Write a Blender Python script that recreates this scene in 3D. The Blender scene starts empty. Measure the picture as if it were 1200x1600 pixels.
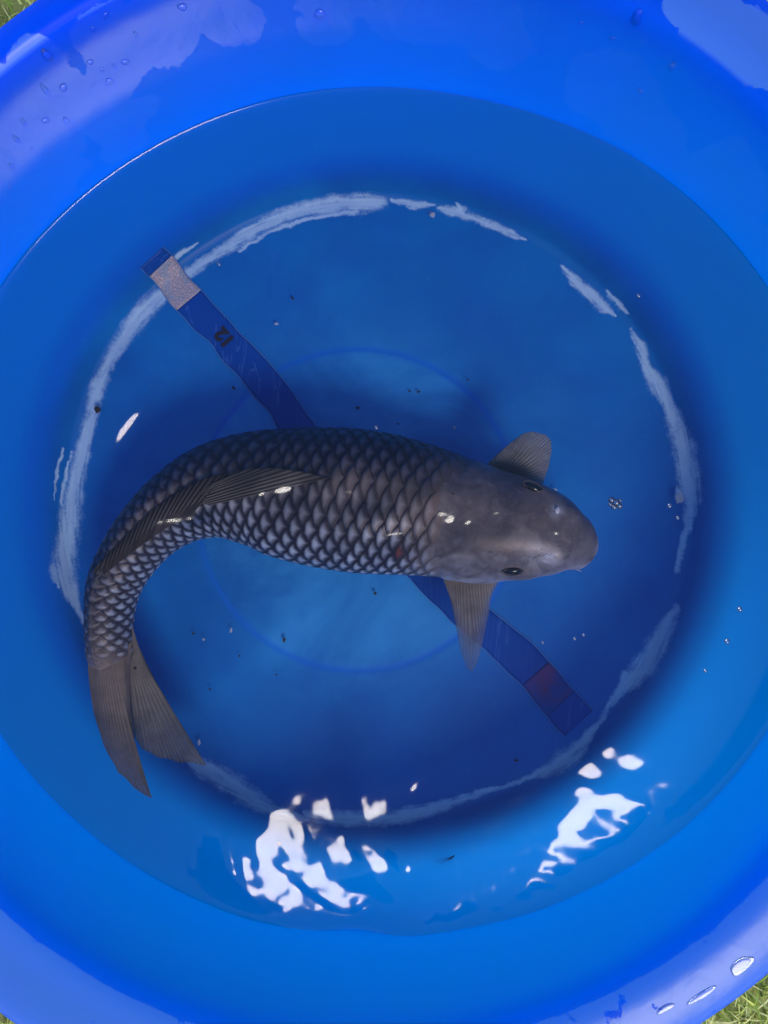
import bpy, bmesh, math, random
import numpy as np
from mathutils import Vector, noise as mnoise

# ------------------------------------------------------------------ camera, world, sun
scene = bpy.context.scene
COL = scene.collection
Z_WATER = 0.135          # water surface above the bowl floor
H_CAM = Z_WATER + 0.62   # camera height
F_PX = 1155.0            # focal length in photo pixels (1200 x 1600)

cam_d = bpy.data.cameras.new("camera")
cam = bpy.data.objects.new("camera", cam_d)
COL.objects.link(cam)
cam.location = (0, 0, H_CAM)
cam.rotation_euler = (0, 0, 0)
cam_d.sensor_fit = 'VERTICAL'
cam_d.sensor_height = 24.0
cam_d.lens = 24.0 * F_PX / 1600.0
cam_d.clip_start = 0.01
cam_d.clip_end = 200
scene.camera = cam

SUN = Vector((560, -930, 1090)).normalized()
SUN_EL = math.asin(SUN.z)
world = bpy.data.worlds.new("World")
scene.world = world
world.use_nodes = True
wn = world.node_tree.nodes
sky = wn.new("ShaderNodeTexSky")
sky.sky_type = 'NISHITA'
sky.sun_disc = False
sky.dust_density = 0.0
sky.sun_elevation = SUN_EL
sky.sun_rotation = math.atan2(SUN.x, SUN.y)
world.node_tree.links.new(sky.outputs[0], wn["Background"].inputs[0])
wn["Background"].inputs[1].default_value = 0.10
sun_d = bpy.data.lights.new("sun", 'SUN')
sun_d.energy = 1.5
sun_d.angle = math.radians(24)
sun_d.color = (1.0, 0.94, 0.86)
sun = bpy.data.objects.new("sun", sun_d)
sun.rotation_euler = SUN.to_track_quat('Z', 'Y').to_euler()
sun.location = SUN * 3
COL.objects.link(sun)

scene.view_settings.view_transform = 'Standard'
scene.view_settings.look = 'None'
scene.view_settings.exposure = 1.5
scene.view_settings.gamma = 1.0
scene.render.engine = 'CYCLES'
scene.cycles.max_bounces = 14
scene.cycles.diffuse_bounces = 8
scene.cycles.transmission_bounces = 8
scene.cycles.transparent_max_bounces = 16
scene.cycles.use_denoising = True

# ------------------------------------------------------------------ helpers
RNG = random.Random(7)

def P(px, py, z):
    """point seen at photo pixel (px,py) at height z (used to measure the place)"""
    k = (H_CAM - z) / F_PX
    return ((px - 600) * k, -(py - 800) * k, z)

def PK(z):
    return (H_CAM - z) / F_PX

class NT:
    """tiny helper for node graphs"""
    def __init__(self, name):
        self.mat = bpy.data.materials.new(name)
        self.mat.use_nodes = True
        self.t = self.mat.node_tree
        self.t.nodes.clear()
        self.out = self.t.nodes.new("ShaderNodeOutputMaterial")
    def n(self, kind, **kw):
        nd = self.t.nodes.new(kind)
        for k, v in kw.items():
            setattr(nd, k, v)
        return nd
    def put(self, sock, v):
        if v is None:
            return
        if isinstance(v, bpy.types.NodeSocket):
            self.t.links.new(v, sock)
        else:
            sock.default_value = v
    def m(self, op, a, b=None, c=None, clamp=False):
        nd = self.n("ShaderNodeMath", operation=op)
        nd.use_clamp = clamp
        self.put(nd.inputs[0], a)
        if b is not None: self.put(nd.inputs[1], b)
        if c is not None: self.put(nd.inputs[2], c)
        return nd.outputs[0]
    def ss(self, x, lo, hi):
        nd = self.n("ShaderNodeMapRange", interpolation_type='SMOOTHSTEP')
        self.put(nd.inputs[0], x)
        self.put(nd.inputs[1], lo); self.put(nd.inputs[2], hi)
        nd.inputs[3].default_value = 0; nd.inputs[4].default_value = 1
        return nd.outputs[0]
    def noise(self, scale, detail=3, vec=None, rough=0.5, dist=0.0):
        nd = self.n("ShaderNodeTexNoise")
        nd.inputs['Scale'].default_value = scale
        nd.inputs['Detail'].default_value = detail
        nd.inputs['Roughness'].default_value = rough
        nd.inputs['Distortion'].default_value = dist
        if vec is None:
            vec = self.n("ShaderNodeTexCoord").outputs['Object']
        self.t.links.new(vec, nd.inputs['Vector'])
        return nd.outputs[0]
    def mix(self, f, a, b):
        nd = self.n("ShaderNodeMix", data_type='RGBA')
        self.put(nd.inputs[0], f)
        for s, v in ((nd.inputs[6], a), (nd.inputs[7], b)):
            if isinstance(v, tuple) and len(v) == 3: v = v + (1,)
            self.put(s, v)
        return nd.outputs[2]
    def attr(self, name, what='Color'):
        nd = self.n("ShaderNodeAttribute", attribute_name=name)
        return nd.outputs[what]
    def sep(self, v):
        nd = self.n("ShaderNodeSeparateXYZ")
        self.t.links.new(v, nd.inputs[0])
        return nd.outputs
    def bump(self, h, strength=0.3, dist=0.001):
        nd = self.n("ShaderNodeBump")
        nd.inputs['Strength'].default_value = strength
        nd.inputs['Distance'].default_value = dist
        self.t.links.new(h, nd.inputs['Height'])
        return nd.outputs[0]
    def pbsdf(self, **kw):
        nd = self.n("ShaderNodeBsdfPrincipled")
        for k, v in kw.items():
            s = nd.inputs[k.replace('_', ' ')]
            if isinstance(v, tuple) and len(v) == 3 and s.type == 'RGBA': v = v + (1,)
            self.put(s, v)
        return nd
    def surf(self, s):
        self.t.links.new(s, self.out.inputs[0])
        return self.mat
    def mixs(self, f, a, b):
        nd = self.n("ShaderNodeMixShader")
        self.put(nd.inputs[0], f)
        self.t.links.new(a, nd.inputs[1]); self.t.links.new(b, nd.inputs[2])
        return nd.outputs[0]

def tag(o, label=None, cat=None, group=None, kind=None):
    if label: o['label'] = label
    if cat: o['category'] = cat
    if group: o['group'] = group
    if kind: o['kind'] = kind
    return o

def empty(name, loc=(0, 0, 0)):
    o = bpy.data.objects.new(name, None)
    o.empty_display_size = 0.05
    o.location = loc
    COL.objects.link(o)
    return o

def link(name, me, mat=None, parent=None):
    o = bpy.data.objects.new(name, me)
    if mat is not None and len(me.materials) == 0:
        me.materials.append(mat)
    COL.objects.link(o)
    if parent is not None:
        o.parent = parent
    return o

def np_mesh(name, V, F, smooth=True):
    """V (n,3), F (m,4) or (m,3) arrays"""
    V = np.asarray(V, dtype=np.float32); F = np.asarray(F, dtype=np.int32)
    me = bpy.data.meshes.new(name)
    k = F.shape[1]
    me.vertices.add(len(V)); me.vertices.foreach_set('co', V.ravel())
    me.loops.add(F.size); me.loops.foreach_set('vertex_index', F.ravel())
    me.polygons.add(len(F))
    me.polygons.foreach_set('loop_start', np.arange(0, F.size, k, dtype=np.int32))
    me.polygons.foreach_set('loop_total', np.full(len(F), k, dtype=np.int32))
    me.update(calc_edges=True)
    me.validate()
    me.polygons.foreach_set('use_smooth', np.full(len(me.polygons), smooth))
    return me

def grid_faces(nu, nv, wrap_v=False, wrap_u=False):
    uu = np.arange(nu if wrap_u else nu - 1); vv = np.arange(nv if wrap_v else nv - 1)
    a, b = np.meshgrid(uu, vv, indexing='ij')
    a2 = (a + 1) % nu; b2 = (b + 1) % nv
    return np.stack([a * nv + b, a2 * nv + b, a2 * nv + b2, a * nv + b2], -1).reshape(-1, 4)

def set_attr(me, name, kind, data):
    at = me.attributes.new(name, kind, 'POINT')
    data = np.asarray(data, dtype=np.float32)
    at.data.foreach_set('value' if kind == 'FLOAT' else ('color' if kind == 'FLOAT_COLOR' else 'vector'), data.ravel())

def n3(x, y, z=0.0):
    return mnoise.noise(Vector((x, y, z)))

def sstep(x, a, b):
    t = np.clip((x - a) / (b - a), 0, 1)
    return t * t * (3 - 2 * t)

def bm_obj(name, bm, mat, parent=None, smooth=True):
    me = bpy.data.meshes.new(name)
    bm.to_mesh(me); bm.free()
    if smooth:
        me.polygons.foreach_set('use_smooth', np.full(len(me.polygons), True))
    return link(name, me, mat, parent)

# ------------------------------------------------------------------ materials
def mat_bowl():
    g = NT("blue_bowl_plastic")
    wear = g.attr('wear', 'Fac')
    film = g.attr('film', 'Fac')
    pale = g.attr('pale', 'Fac')
    groove = g.attr('groove', 'Fac')
    co = g.n("ShaderNodeTexCoord").outputs['Object']
    nz = g.noise(420, 3, co)
    nm = g.noise(9, 3, co, 0.55, 0.6)
    wm = g.ss(g.m('ADD', wear, g.m('MULTIPLY', g.m('SUBTRACT', nz, 0.5), 0.55)), 0.10, 0.90)
    trans = g.attr('thin', 'Fac')
    wallc = g.mix(g.ss(nm, 0.3, 0.75), (0.0003, 0.022, 0.90), (0.0003, 0.034, 0.96))
    flc = g.mix(g.ss(nm, 0.3, 0.75), (0.0005, 0.120, 0.42), (0.0008, 0.165, 0.50))
    base = g.mix(trans, flc, wallc)
    pl = g.m('MULTIPLY', pale, g.ss(g.noise(7, 4, co, 0.6, 0.8), 0.25, 0.75))
    base = g.mix(g.m('MULTIPLY', pl, 0.85), base, (0.045, 0.36, 0.78))
    base = g.mix(g.m('MULTIPLY', groove, 0.8), base, (0.001, 0.14, 0.62))
    base = g.mix(g.m('MULTIPLY', wm, 0.86), base, (0.42, 0.66, 0.82))
    mp = g.n("ShaderNodeMapping"); mp.inputs['Scale'].default_value = (1, 0.05, 0.3); mp.inputs['Rotation'].default_value = (0.2, 0.1, 0.7)
    g.t.links.new(co, mp.inputs[0])
    sc1 = g.noise(210, 3, mp.outputs[0], 0.6, 1.5)
    scr = g.ss(g.m('ABSOLUTE', g.m('SUBTRACT', sc1, 0.5)), 0.012, 0.002)
    scr = g.m('MULTIPLY', scr, g.ss(g.noise(12, 2, co), 0.5, 0.62))
    base = g.mix(g.m('MULTIPLY', scr, 0.10), base, (0.10, 0.30, 0.90))
    spots = g.ss(g.noise(120, 2, co), 0.70, 0.76)
    base = g.mix(g.m('MULTIPLY', spots, 0.10), base, (0.08, 0.30, 0.85))
    cloud = g.ss(g.noise(16, 5, co, 0.65, 0.5), 0.42, 0.70)
    base = g.mix(g.m('MULTIPLY', cloud, 0.16), base, (0.0005, 0.05, 0.45))
    fine = g.noise(60, 4, co, 0.6)
    bmp = g.bump(fine, 0.06, 0.002)
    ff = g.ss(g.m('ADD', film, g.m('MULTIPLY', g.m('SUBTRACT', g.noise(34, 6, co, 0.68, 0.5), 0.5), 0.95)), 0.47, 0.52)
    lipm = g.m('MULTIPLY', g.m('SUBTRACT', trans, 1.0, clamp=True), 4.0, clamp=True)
    base = g.mix(g.m('MULTIPLY', g.m('MULTIPLY', lipm, ff), 0.75), base, (0.17, 0.33, 0.86))  # sky sheen of the lip painted in as a paler base colour
    rough = g.m('SUBTRACT', 0.42, g.m('MULTIPLY', ff, 0.10))
    pb = g.pbsdf(Base_Color=base, Roughness=rough, Normal=bmp, IOR=1.25)
    coatn = g.bump(g.noise(30, 3, co, 0.5, 0.4), 0.25, 0.004)
    g.put(pb.inputs['Coat Weight'], g.m('MULTIPLY', ff, g.m('ADD', 0.42, g.m('MULTIPLY', g.m('SUBTRACT', trans, 1.0, clamp=True), 2.2))))
    pb.inputs['Coat Roughness'].default_value = 0.34
    g.put(pb.inputs['Coat Normal'], coatn)
    tr = g.n("ShaderNodeBsdfTranslucent")
    g.put(tr.inputs[0], g.mix(g.m('MULTIPLY', wm, 0.5), (0.000, 0.33, 1.0), (0.4, 0.6, 0.9)))
    outer = g.attr('outer', 'Fac')
    tro = g.n("ShaderNodeBsdfTranslucent"); tro.inputs[0].default_value = (0.70, 0.95, 1.0, 1)
    g.mat.cycles.use_transparent_shadow = True
    inner_s = g.mixs(g.m('MULTIPLY', g.m('MINIMUM', trans, 1.0), 0.76), pb.outputs[0], tr.outputs[0])
    outer_s = g.mixs(0.97, pb.outputs[0], tro.outputs[0])
    return g.surf(g.mixs(outer, inner_s, outer_s))



def mat_water():
    g = NT("clear_water")
    fr = g.n("ShaderNodeFresnel"); fr.inputs[0].default_value = 1.333
    tp = g.n("ShaderNodeBsdfTransparent"); tp.inputs[0].default_value = (0.82, 0.76, 0.78, 1)
    gl = g.n("ShaderNodeBsdfGlossy"); gl.inputs['Roughness'].default_value = 0.10
    gl.inputs[0].default_value = (1, 1, 1, 1)
    return g.surf(g.mixs(fr.outputs[0], tp.outputs[0], gl.outputs[0]))

def mat_drop():
    g = NT("water_droplet")
    fr = g.n("ShaderNodeFresnel"); fr.inputs[0].default_value = 1.333
    tp = g.n("ShaderNodeBsdfTransparent"); tp.inputs[0].default_value = (0.90, 0.94, 0.98, 1)
    gl = g.n("ShaderNodeBsdfGlossy"); gl.inputs['Roughness'].default_value = 0.16
    return g.surf(g.mixs(fr.outputs[0], tp.outputs[0], gl.outputs[0]))

def mat_bubble():
    g = NT("foam_bubble")
    fr = g.n("ShaderNodeFresnel"); fr.inputs[0].default_value = 1.9
    tp = g.n("ShaderNodeBsdfTransparent"); tp.inputs[0].default_value = (0.93, 0.96, 0.99, 1)
    gl = g.n("ShaderNodeBsdfGlossy"); gl.inputs['Roughness'].default_value = 0.30
    return g.surf(g.mixs(fr.outputs[0], tp.outputs[0], gl.outputs[0]))

def mat_scale():
    g = NT("koi_scale")
    uv = g.n("ShaderNodeUVMap", uv_map="uv").outputs[0]
    s = g.sep(uv)
    u, v = s[0], s[1]
    av = g.m('ABSOLUTE', v)
    v2 = g.m('MULTIPLY', v, v)
    own = g.m('MULTIPLY', v2, -0.45)
    d1 = g.m('SUBTRACT', own, u)
    w = g.m('SUBTRACT', av, 1.0)
    fa = g.m('SUBTRACT', -0.5, g.m('MULTIPLY', g.m('MULTIPLY', w, w), 0.45))
    fb = g.m('SUBTRACT', -1.0, g.m('MULTIPLY', v2, 0.45))
    d2 = g.m('SUBTRACT', u, g.m('MAXIMUM', fa, fb))
    co = g.n("ShaderNodeTexCoord").outputs['Object']
    nz = g.m('MULTIPLY', g.m('SUBTRACT', g.noise(260, 2, co), 0.5), 0.16)
    d1 = g.m('ADD', d1, nz); d2 = g.m('ADD', d2, nz)
    mk = g.m('MULTIPLY', g.ss(d1, 0.00, 0.26), g.ss(d2, 0.05, 0.56))
    mk = g.m('MULTIPLY', mk, g.ss(av, 1.02, 0.72))
    tone = g.attr('tone'); edge = g.attr('edge')
    fine = g.noise(900, 2, co)
    t2 = g.mix(g.m('MULTIPLY', fine, 0.25), tone, edge)
    big = g.ss(g.noise(34, 4, co, 0.6, 0.4), 0.36, 0.70)
    t2 = g.mix(g.m('MULTIPLY', big, 0.30), t2, edge)
    col = g.mix(mk, edge, t2)
    col = g.mix(g.m('MULTIPLY', g.ss(g.noise(95, 4, co, 0.65, 0.6), 0.56, 0.72), 0.22), col, (0.17, 0.16, 0.165))
    rid = g.m('SINE', g.m('MULTIPLY', g.m('ADD', u, own), 42.0))
    nb = g.bump(g.m('ADD', g.m('MULTIPLY', rid, 0.2), fine), 0.25, 0.0004)
    pb = g.pbsdf(Base_Color=col, Roughness=0.34, IOR=1.33, Normal=nb)
    return g.surf(pb.outputs[0])

def mat_skin():
    g = NT("koi_skin")
    co = g.n("ShaderNodeTexCoord").outputs['Object']
    c = g.attr('tone')
    a = g.noise(55, 5, co, 0.6, 0.5)
    b = g.noise(330, 3, co, 0.6)
    c = g.mix(g.m('MULTIPLY', g.ss(a, 0.40, 0.62), 0.58), c, (0.050, 0.044, 0.056))
    c = g.mix(g.m('MULTIPLY', g.ss(b, 0.45, 0.8), 0.18), c, (0.22, 0.21, 0.22))
    sp = g.ss(g.noise(160, 1, co), 0.73, 0.77)
    c = g.mix(g.m('MULTIPLY', sp, 0.55), c, (0.02, 0.018, 0.02))
    nb = g.bump(g.m('ADD', a, g.m('MULTIPLY', b, 0.4)), 0.22, 0.0012)
    pb = g.pbsdf(Base_Color=c, Roughness=0.36, IOR=1.33, Normal=nb)
    pb.inputs['Subsurface Weight'].default_value = 0.0
    return g.surf(pb.outputs[0])

def mat_fin():
    g = NT("koi_fin_membrane")
    c = g.attr('tone')
    ray = g.attr('ray', 'Fac')
    co = g.n("ShaderNodeTexCoord").outputs['Object']
    c2 = g.mix(g.m('MULTIPLY', g.ss(g.noise(46, 5, co, 0.65), 0.3, 0.75), 0.45), c, (0.025, 0.025, 0.03))
    col = g.mix(ray, g.mix(0.42, c2, (0.012, 0.014, 0.02)), c2)
    pb = g.pbsdf(Base_Color=col, Roughness=0.42, IOR=1.25)
    tr = g.n("ShaderNodeBsdfTranslucent"); g.put(tr.inputs[0], g.mix(0.3, c2, (0.3, 0.35, 0.4)))
    s = g.mixs(0.36, pb.outputs[0], tr.outputs[0])
    tp = g.n("ShaderNodeBsdfTransparent")
    clear = g.attr('clear', 'Fac')
    return g.surf(g.mixs(clear, s, tp.outputs[0]))

def mat_simple(name, col, rough=0.5, **kw):
    g = NT(name)
    pb = g.pbsdf(Base_Color=col, Roughness=rough, **kw)
    return g.surf(pb.outputs[0])

def mat_noisy(name, c1, c2, scale, rough=0.5, ior=1.45):
    g = NT(name)
    pb = g.pbsdf(Base_Color=g.mix(g.ss(g.noise(scale, 4), 0.35, 0.65), c1, c2), Roughness=rough, IOR=ior)
    return g.surf(pb.outputs[0])

M_BOWL = mat_bowl(); M_WATER = mat_water(); M_DROP = mat_drop()
M_SCALE = mat_scale(); M_SKIN = mat_skin(); M_FIN = mat_fin()
M_EYE = mat_simple("koi_eye_black", (0.006, 0.006, 0.008), 0.12)
M_EYERING = mat_noisy("koi_eye_ring", (0.06, 0.06, 0.065), (0.12, 0.10, 0.09), 300, 0.35)
M_PALE = mat_noisy("koi_pale_skin", (0.52, 0.56, 0.62), (0.34, 0.37, 0.42), 260, 0.4, 1.3)
M_DARK = mat_simple("koi_dark_skin", (0.015, 0.013, 0.015), 0.4)
M_SPECK = mat_noisy("dark_debris", (0.012, 0.010, 0.010), (0.03, 0.025, 0.02), 900, 0.8)
M_FLAKE = mat_noisy("pale_flake", (0.40, 0.46, 0.52), (0.25, 0.33, 0.42), 900, 0.6)

# ------------------------------------------------------------------ ground and grass
def build_ground():
    g = NT("lawn_soil")
    a = g.noise(60, 5, None, 0.6); b = g.noise(6, 3, None, 0.6)
    c = g.mix(g.ss(a, 0.3, 0.7), (0.12, 0.13, 0.03), (0.30, 0.32, 0.09))
    c = g.mix(g.m('MULTIPLY', g.ss(b, 0.4, 0.7), 0.5), c, (0.16, 0.13, 0.06))
    pb = g.pbsdf(Base_Color=c, Roughness=0.95, Normal=g.bump(a, 0.8, 0.01))
    m = g.surf(pb.outputs[0])
    n = 121
    t = np.linspace(-1, 1, n); t = np.sign(t) * (np.abs(t) ** 2.2) * 60
    X, Y = np.meshgrid(t, t, indexing='ij')
    R = np.hypot(X, Y)
    Zg = -0.012 + 0.03 * np.sin(X * 0.31) * np.sin(Y * 0.27) * sstep(R, 3, 20)
    me = np_mesh("ground", np.stack([X, Y, Zg], -1).reshape(-1, 3), grid_faces(n, n))
    tag(link("ground", me, m), kind='structure')

    gm = NT("grass_blade")
    c = gm.attr('tone')
    pb = gm.pbsdf(Base_Color=c, Roughness=0.5, IOR=1.35)
    tr = gm.n("ShaderNodeBsdfTranslucent"); gm.put(tr.inputs[0], c)
    mg = gm.surf(gm.mixs(0.35, pb.outputs[0], tr.outputs[0]))
    r = np.random.RandomState(3)
    N = 52000
    # ring of lawn round the bowl
    ang = r.rand(N) * 2 * np.pi
    rad = np.sqrt(0.40 ** 2 + r.rand(N) * (1.05 ** 2 - 0.40 ** 2))
    bx, by = np.cos(ang) * rad, np.sin(ang) * rad
    yaw = r.rand(N) * 2 * np.pi
    ln = 0.018 + 0.030 * r.rand(N)
    lean = 0.35 + 0.75 * r.rand(N)
    wd = 0.0011 + 0.0012 * r.rand(N)
    curl = (r.rand(N) - 0.5) * 1.6
    V = []; 
    segs = [0, 0.35, 0.7, 1.0]
    px, py, pz = bx.copy(), by.copy(), np.full(N, -0.014)
    a = lean * 0.3
    for i, s in enumerate(segs):
        if i:
            d = (segs[i] - segs[i - 1]) * ln
            a = lean * (0.5 + s)
            yw = yaw + curl * s
            px = px + np.cos(yw) * np.sin(a) * d; py = py + np.sin(yw) * np.sin(a) * d
            pz = pz + np.cos(np.minimum(a, 1.5)) * d
        w = wd * (1 - 0.85 * s)
        ox, oy = -np.sin(yaw) * w, np.cos(yaw) * w
        V.append(np.stack([px - ox, py - oy, pz], -1)); V.append(np.stack([px + ox, py + oy, pz], -1))
    V = np.stack(V, 1)  # N,8,3
    base = np.arange(N)[:, None] * 8
    F = np.concatenate([base + np.array([2 * i, 2 * i + 1, 2 * i + 3, 2 * i + 2]) for i in range(3)], 0)
    me = np_mesh("grass", V.reshape(-1, 3), F)
    cols = np.array([[0.34, 0.40, 0.08], [0.46, 0.48, 0.12], [0.22, 0.30, 0.05], [0.68, 0.62, 0.28], [0.56, 0.56, 0.18]])
    cc = np.clip(cols[r.randint(0, 5, N)] * (0.95 + 0.6 * r.rand(N, 1)), 0, 0.85)
    cc = np.repeat(cc, 8, 0)
    set_attr(me, 'tone', 'FLOAT_COLOR', np.concatenate([cc, np.ones((len(cc), 1))], 1))
    tag(link("grass", me, mg), 'short yellow green lawn grass around the blue bowl', 'grass', kind='stuff')

build_ground()

# ------------------------------------------------------------------ the bowl
# level rings in photo pixels: (z, cx, cy, rx, ry)
RINGS = [
    (0.0, 590, 790, 478, 478),      # flat floor ends
    (0.003, 590, 790, 490, 489),
    (0.010, 590, 791, 502, 501),
    (0.022, 591, 792, 520, 518),
    (0.050, 592, 794, 566, 556),
    (0.090, 596, 797, 622, 602),
    (0.135, 600, 799, 700, 661),    # waterline
    (0.170, 598, 792, 770, 742),
    (0.200, 580, 774, 842, 838),
    (0.2120, 574, 768, 866, 866),
]
def ring_world(z, cx, cy, rx, ry):
    k = PK(z)
    return np.array([(cx - 600) * k, -(cy - 800) * k, rx * k, ry * k, z])

KEY = np.array([ring_world(*r) for r in RINGS])

def profile():
    """list of (cx,cy,rx,ry,z) from floor centre over the lip and down the outside"""
    out = []
    fl = KEY[0]
    for t in list(np.linspace(0.0, 0.44, 12)) + list(np.linspace(0.445, 0.60, 26)) + list(np.linspace(0.62, 0.92, 10)):
        out.append(np.array([fl[0], fl[1], fl[2] * t, fl[3] * t, 0.0]))
    for t in np.linspace(0.925, 1.0, 26):
        out.append(np.array([fl[0], fl[1], fl[2] * t, fl[3] * t, 0.0]))
    # wall : interpolate keys against z, denser near the floor corner
    zk = KEY[:, 4]
    zz = list(np.linspace(0, 0.022, 22)[1:]) + list(np.linspace(0.022, 0.125, 24)[1:]) + list(np.linspace(0.125, 0.2105, 26)[1:])
    # smooth monotone cubic through the keys
    def pch(x, xs, ys):
        h = np.diff(xs); d = np.diff(ys) / h
        m = np.zeros(len(xs)); m[0] = d[0]; m[-1] = d[-1]
        for i in range(1, len(xs) - 1):
            m[i] = 0 if d[i - 1] * d[i] <= 0 else 2 * d[i - 1] * d[i] / (d[i - 1] + d[i])
        i = min(max(np.searchsorted(xs, x) - 1, 0), len(h) - 1)
        t = (x - xs[i]) / h[i]
        return ((2*t**3-3*t**2+1)*ys[i] + (t**3-2*t**2+t)*h[i]*m[i] + (-2*t**3+3*t**2)*ys[i+1] + (t**3-t**2)*h[i]*m[i+1])
    for z in zz:
        out.append(np.array([pch(z, zk, KEY[:, j]) for j in range(4)] + [z]))
    top = out[-1].copy()
    # rolled lip : rounded inner edge, broad sloping flange, turned-down edge
    lip = [(0.0015, 0.2134), (0.0035, 0.2156), (0.0062, 0.2172), (0.0095, 0.2180), (0.013, 0.2182), (0.019, 0.2180),
           (0.026, 0.2172), (0.033, 0.2158), (0.038, 0.2140), (0.0415, 0.2115), (0.0436, 0.208), (0.0446, 0.204), (0.0450, 0.200),
           (0.0450, 0.196), (0.0428, 0.196), (0.0422, 0.202), (0.039, 0.2085), (0.031, 0.2118), (0.022, 0.2134), (0.012, 0.2138), (0.0065, 0.209)]
    for dr, z in lip:
        f = min(1.0, dr / 0.045)
        dr = dr * 1.22
        out.append(np.array([top[0] + 0.0100 * f, top[1] - 0.0100 * f, top[2] + dr, top[3] + dr, z]))
    # outside wall going down, 4 mm out from the inside
    for z in np.linspace(0.198, 0.02, 22):
        q = [pch(z, zk, KEY[:, j]) for j in range(4)]
        out.append(np.array([q[0], q[1], q[2] + 0.0045, q[3] + 0.0045, z - 0.001]))
    for t, z in ((1.03, 0.004), (1.015, -0.002), (0.99, -0.0055), (0.90, -0.006), (0.5, -0.006), (0.0, -0.006)):
        out.append(np.array([fl[0], fl[1], fl[2] * t, fl[3] * t, z]))
    return np.array(out), len(zz)

WEAR = [  # scuffed white streaks along the floor corner, photo pixels (x, y, width)
 [(597,318,14),(575,316,22),(560,318,24),(540,318,18),(520,320,24),(480,326,18),(440,338,17),(400,358,14),(360,383,15),(320,408,13),(290,430,13),(262,455,15),(235,475,22),(210,505,22),(190,532,18),(172,562,14),(155,600,18),(145,640,15),(132,690,17),(121,740,18),(112,790,24),(104,850,26),(99,890,28),(110,925,17),(124,955,8),(138,985,5)],
 [(308,380,4),(285,395,6),(262,412,6),(245,425,3)],
 [(560,330,6),(480,342,5),(420,362,5),(372,392,4)],
 [(98,700,2),(90,740,4),(86,780,2)], [(112,705,2),(101,745,5),(95,790,3)], [(82,880,3),(84,900,7),(90,918,3)],
 [(612,312,5),(640,319,10),(665,321,7),(680,318,3)],
 [(684,325,4),(700,330,12),(722,334,12),(745,342,9),(770,352,11),(800,366,8),(824,377,2)],[(712,317,4),(722,330,12)],
 [(672,333,6),(675,334,6)],
 [(878,416,5),(900,440,14),(922,460,14),(945,482,13),(962,494,3)],[(948,455,3),(964,472,7),(982,491,3)],
 [(985,515,2),(1000,540,12),(1010,575,12),(1028,600,22),(1042,628,13),(1055,660,20),(1070,700,26),(1076,740,27),(1080,780,22),(1074,825,10),(1064,860,8),(1058,892,8)],
 [(1060,768,10),(1062,775,10)],[(1056,948,8),(1047,970,16),(1028,1005,24),(1008,1038,28),(986,1062,22),(962,1088,7),(935,1130,8),(905,1170,16),(882,1188,24),(858,1202,18),(830,1214,7),(790,1228,6),(745,1240,9),(695,1258,13),(660,1268,18)],
 [(976,1050,8),(978,1056,14)],
 [(655,1270,16),(620,1277,18),(580,1279,18),(540,1280,18),(500,1276,18),(476,1270,8)],
 [(290,1182,4),(312,1198,20),(340,1212,24),(370,1230,26),(400,1252,22),(432,1268,14),(480,1282,8)],
]

def wear_field(px, py):
    """signed-ish amount of scuffing at photo-plane points on the floor/corner"""
    w = np.zeros(px.shape)
    for line in WEAR:
        for (x0, y0, a0), (x1, y1, a1) in zip(line[:-1], line[1:]):
            dx, dy = x1 - x0, y1 - y0
            L2 = dx * dx + dy * dy
            t = np.clip(((px - x0) * dx + (py - y0) * dy) / L2, 0, 1)
            d = np.hypot(px - x0 - t * dx, py - y0 - t * dy)
            r = (a0 + (a1 - a0) * t) * 0.5
            w = np.maximum(w, np.clip(1.25 - 0.62 * d / np.maximum(r, 0.8), 0, 1))
    return w

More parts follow.
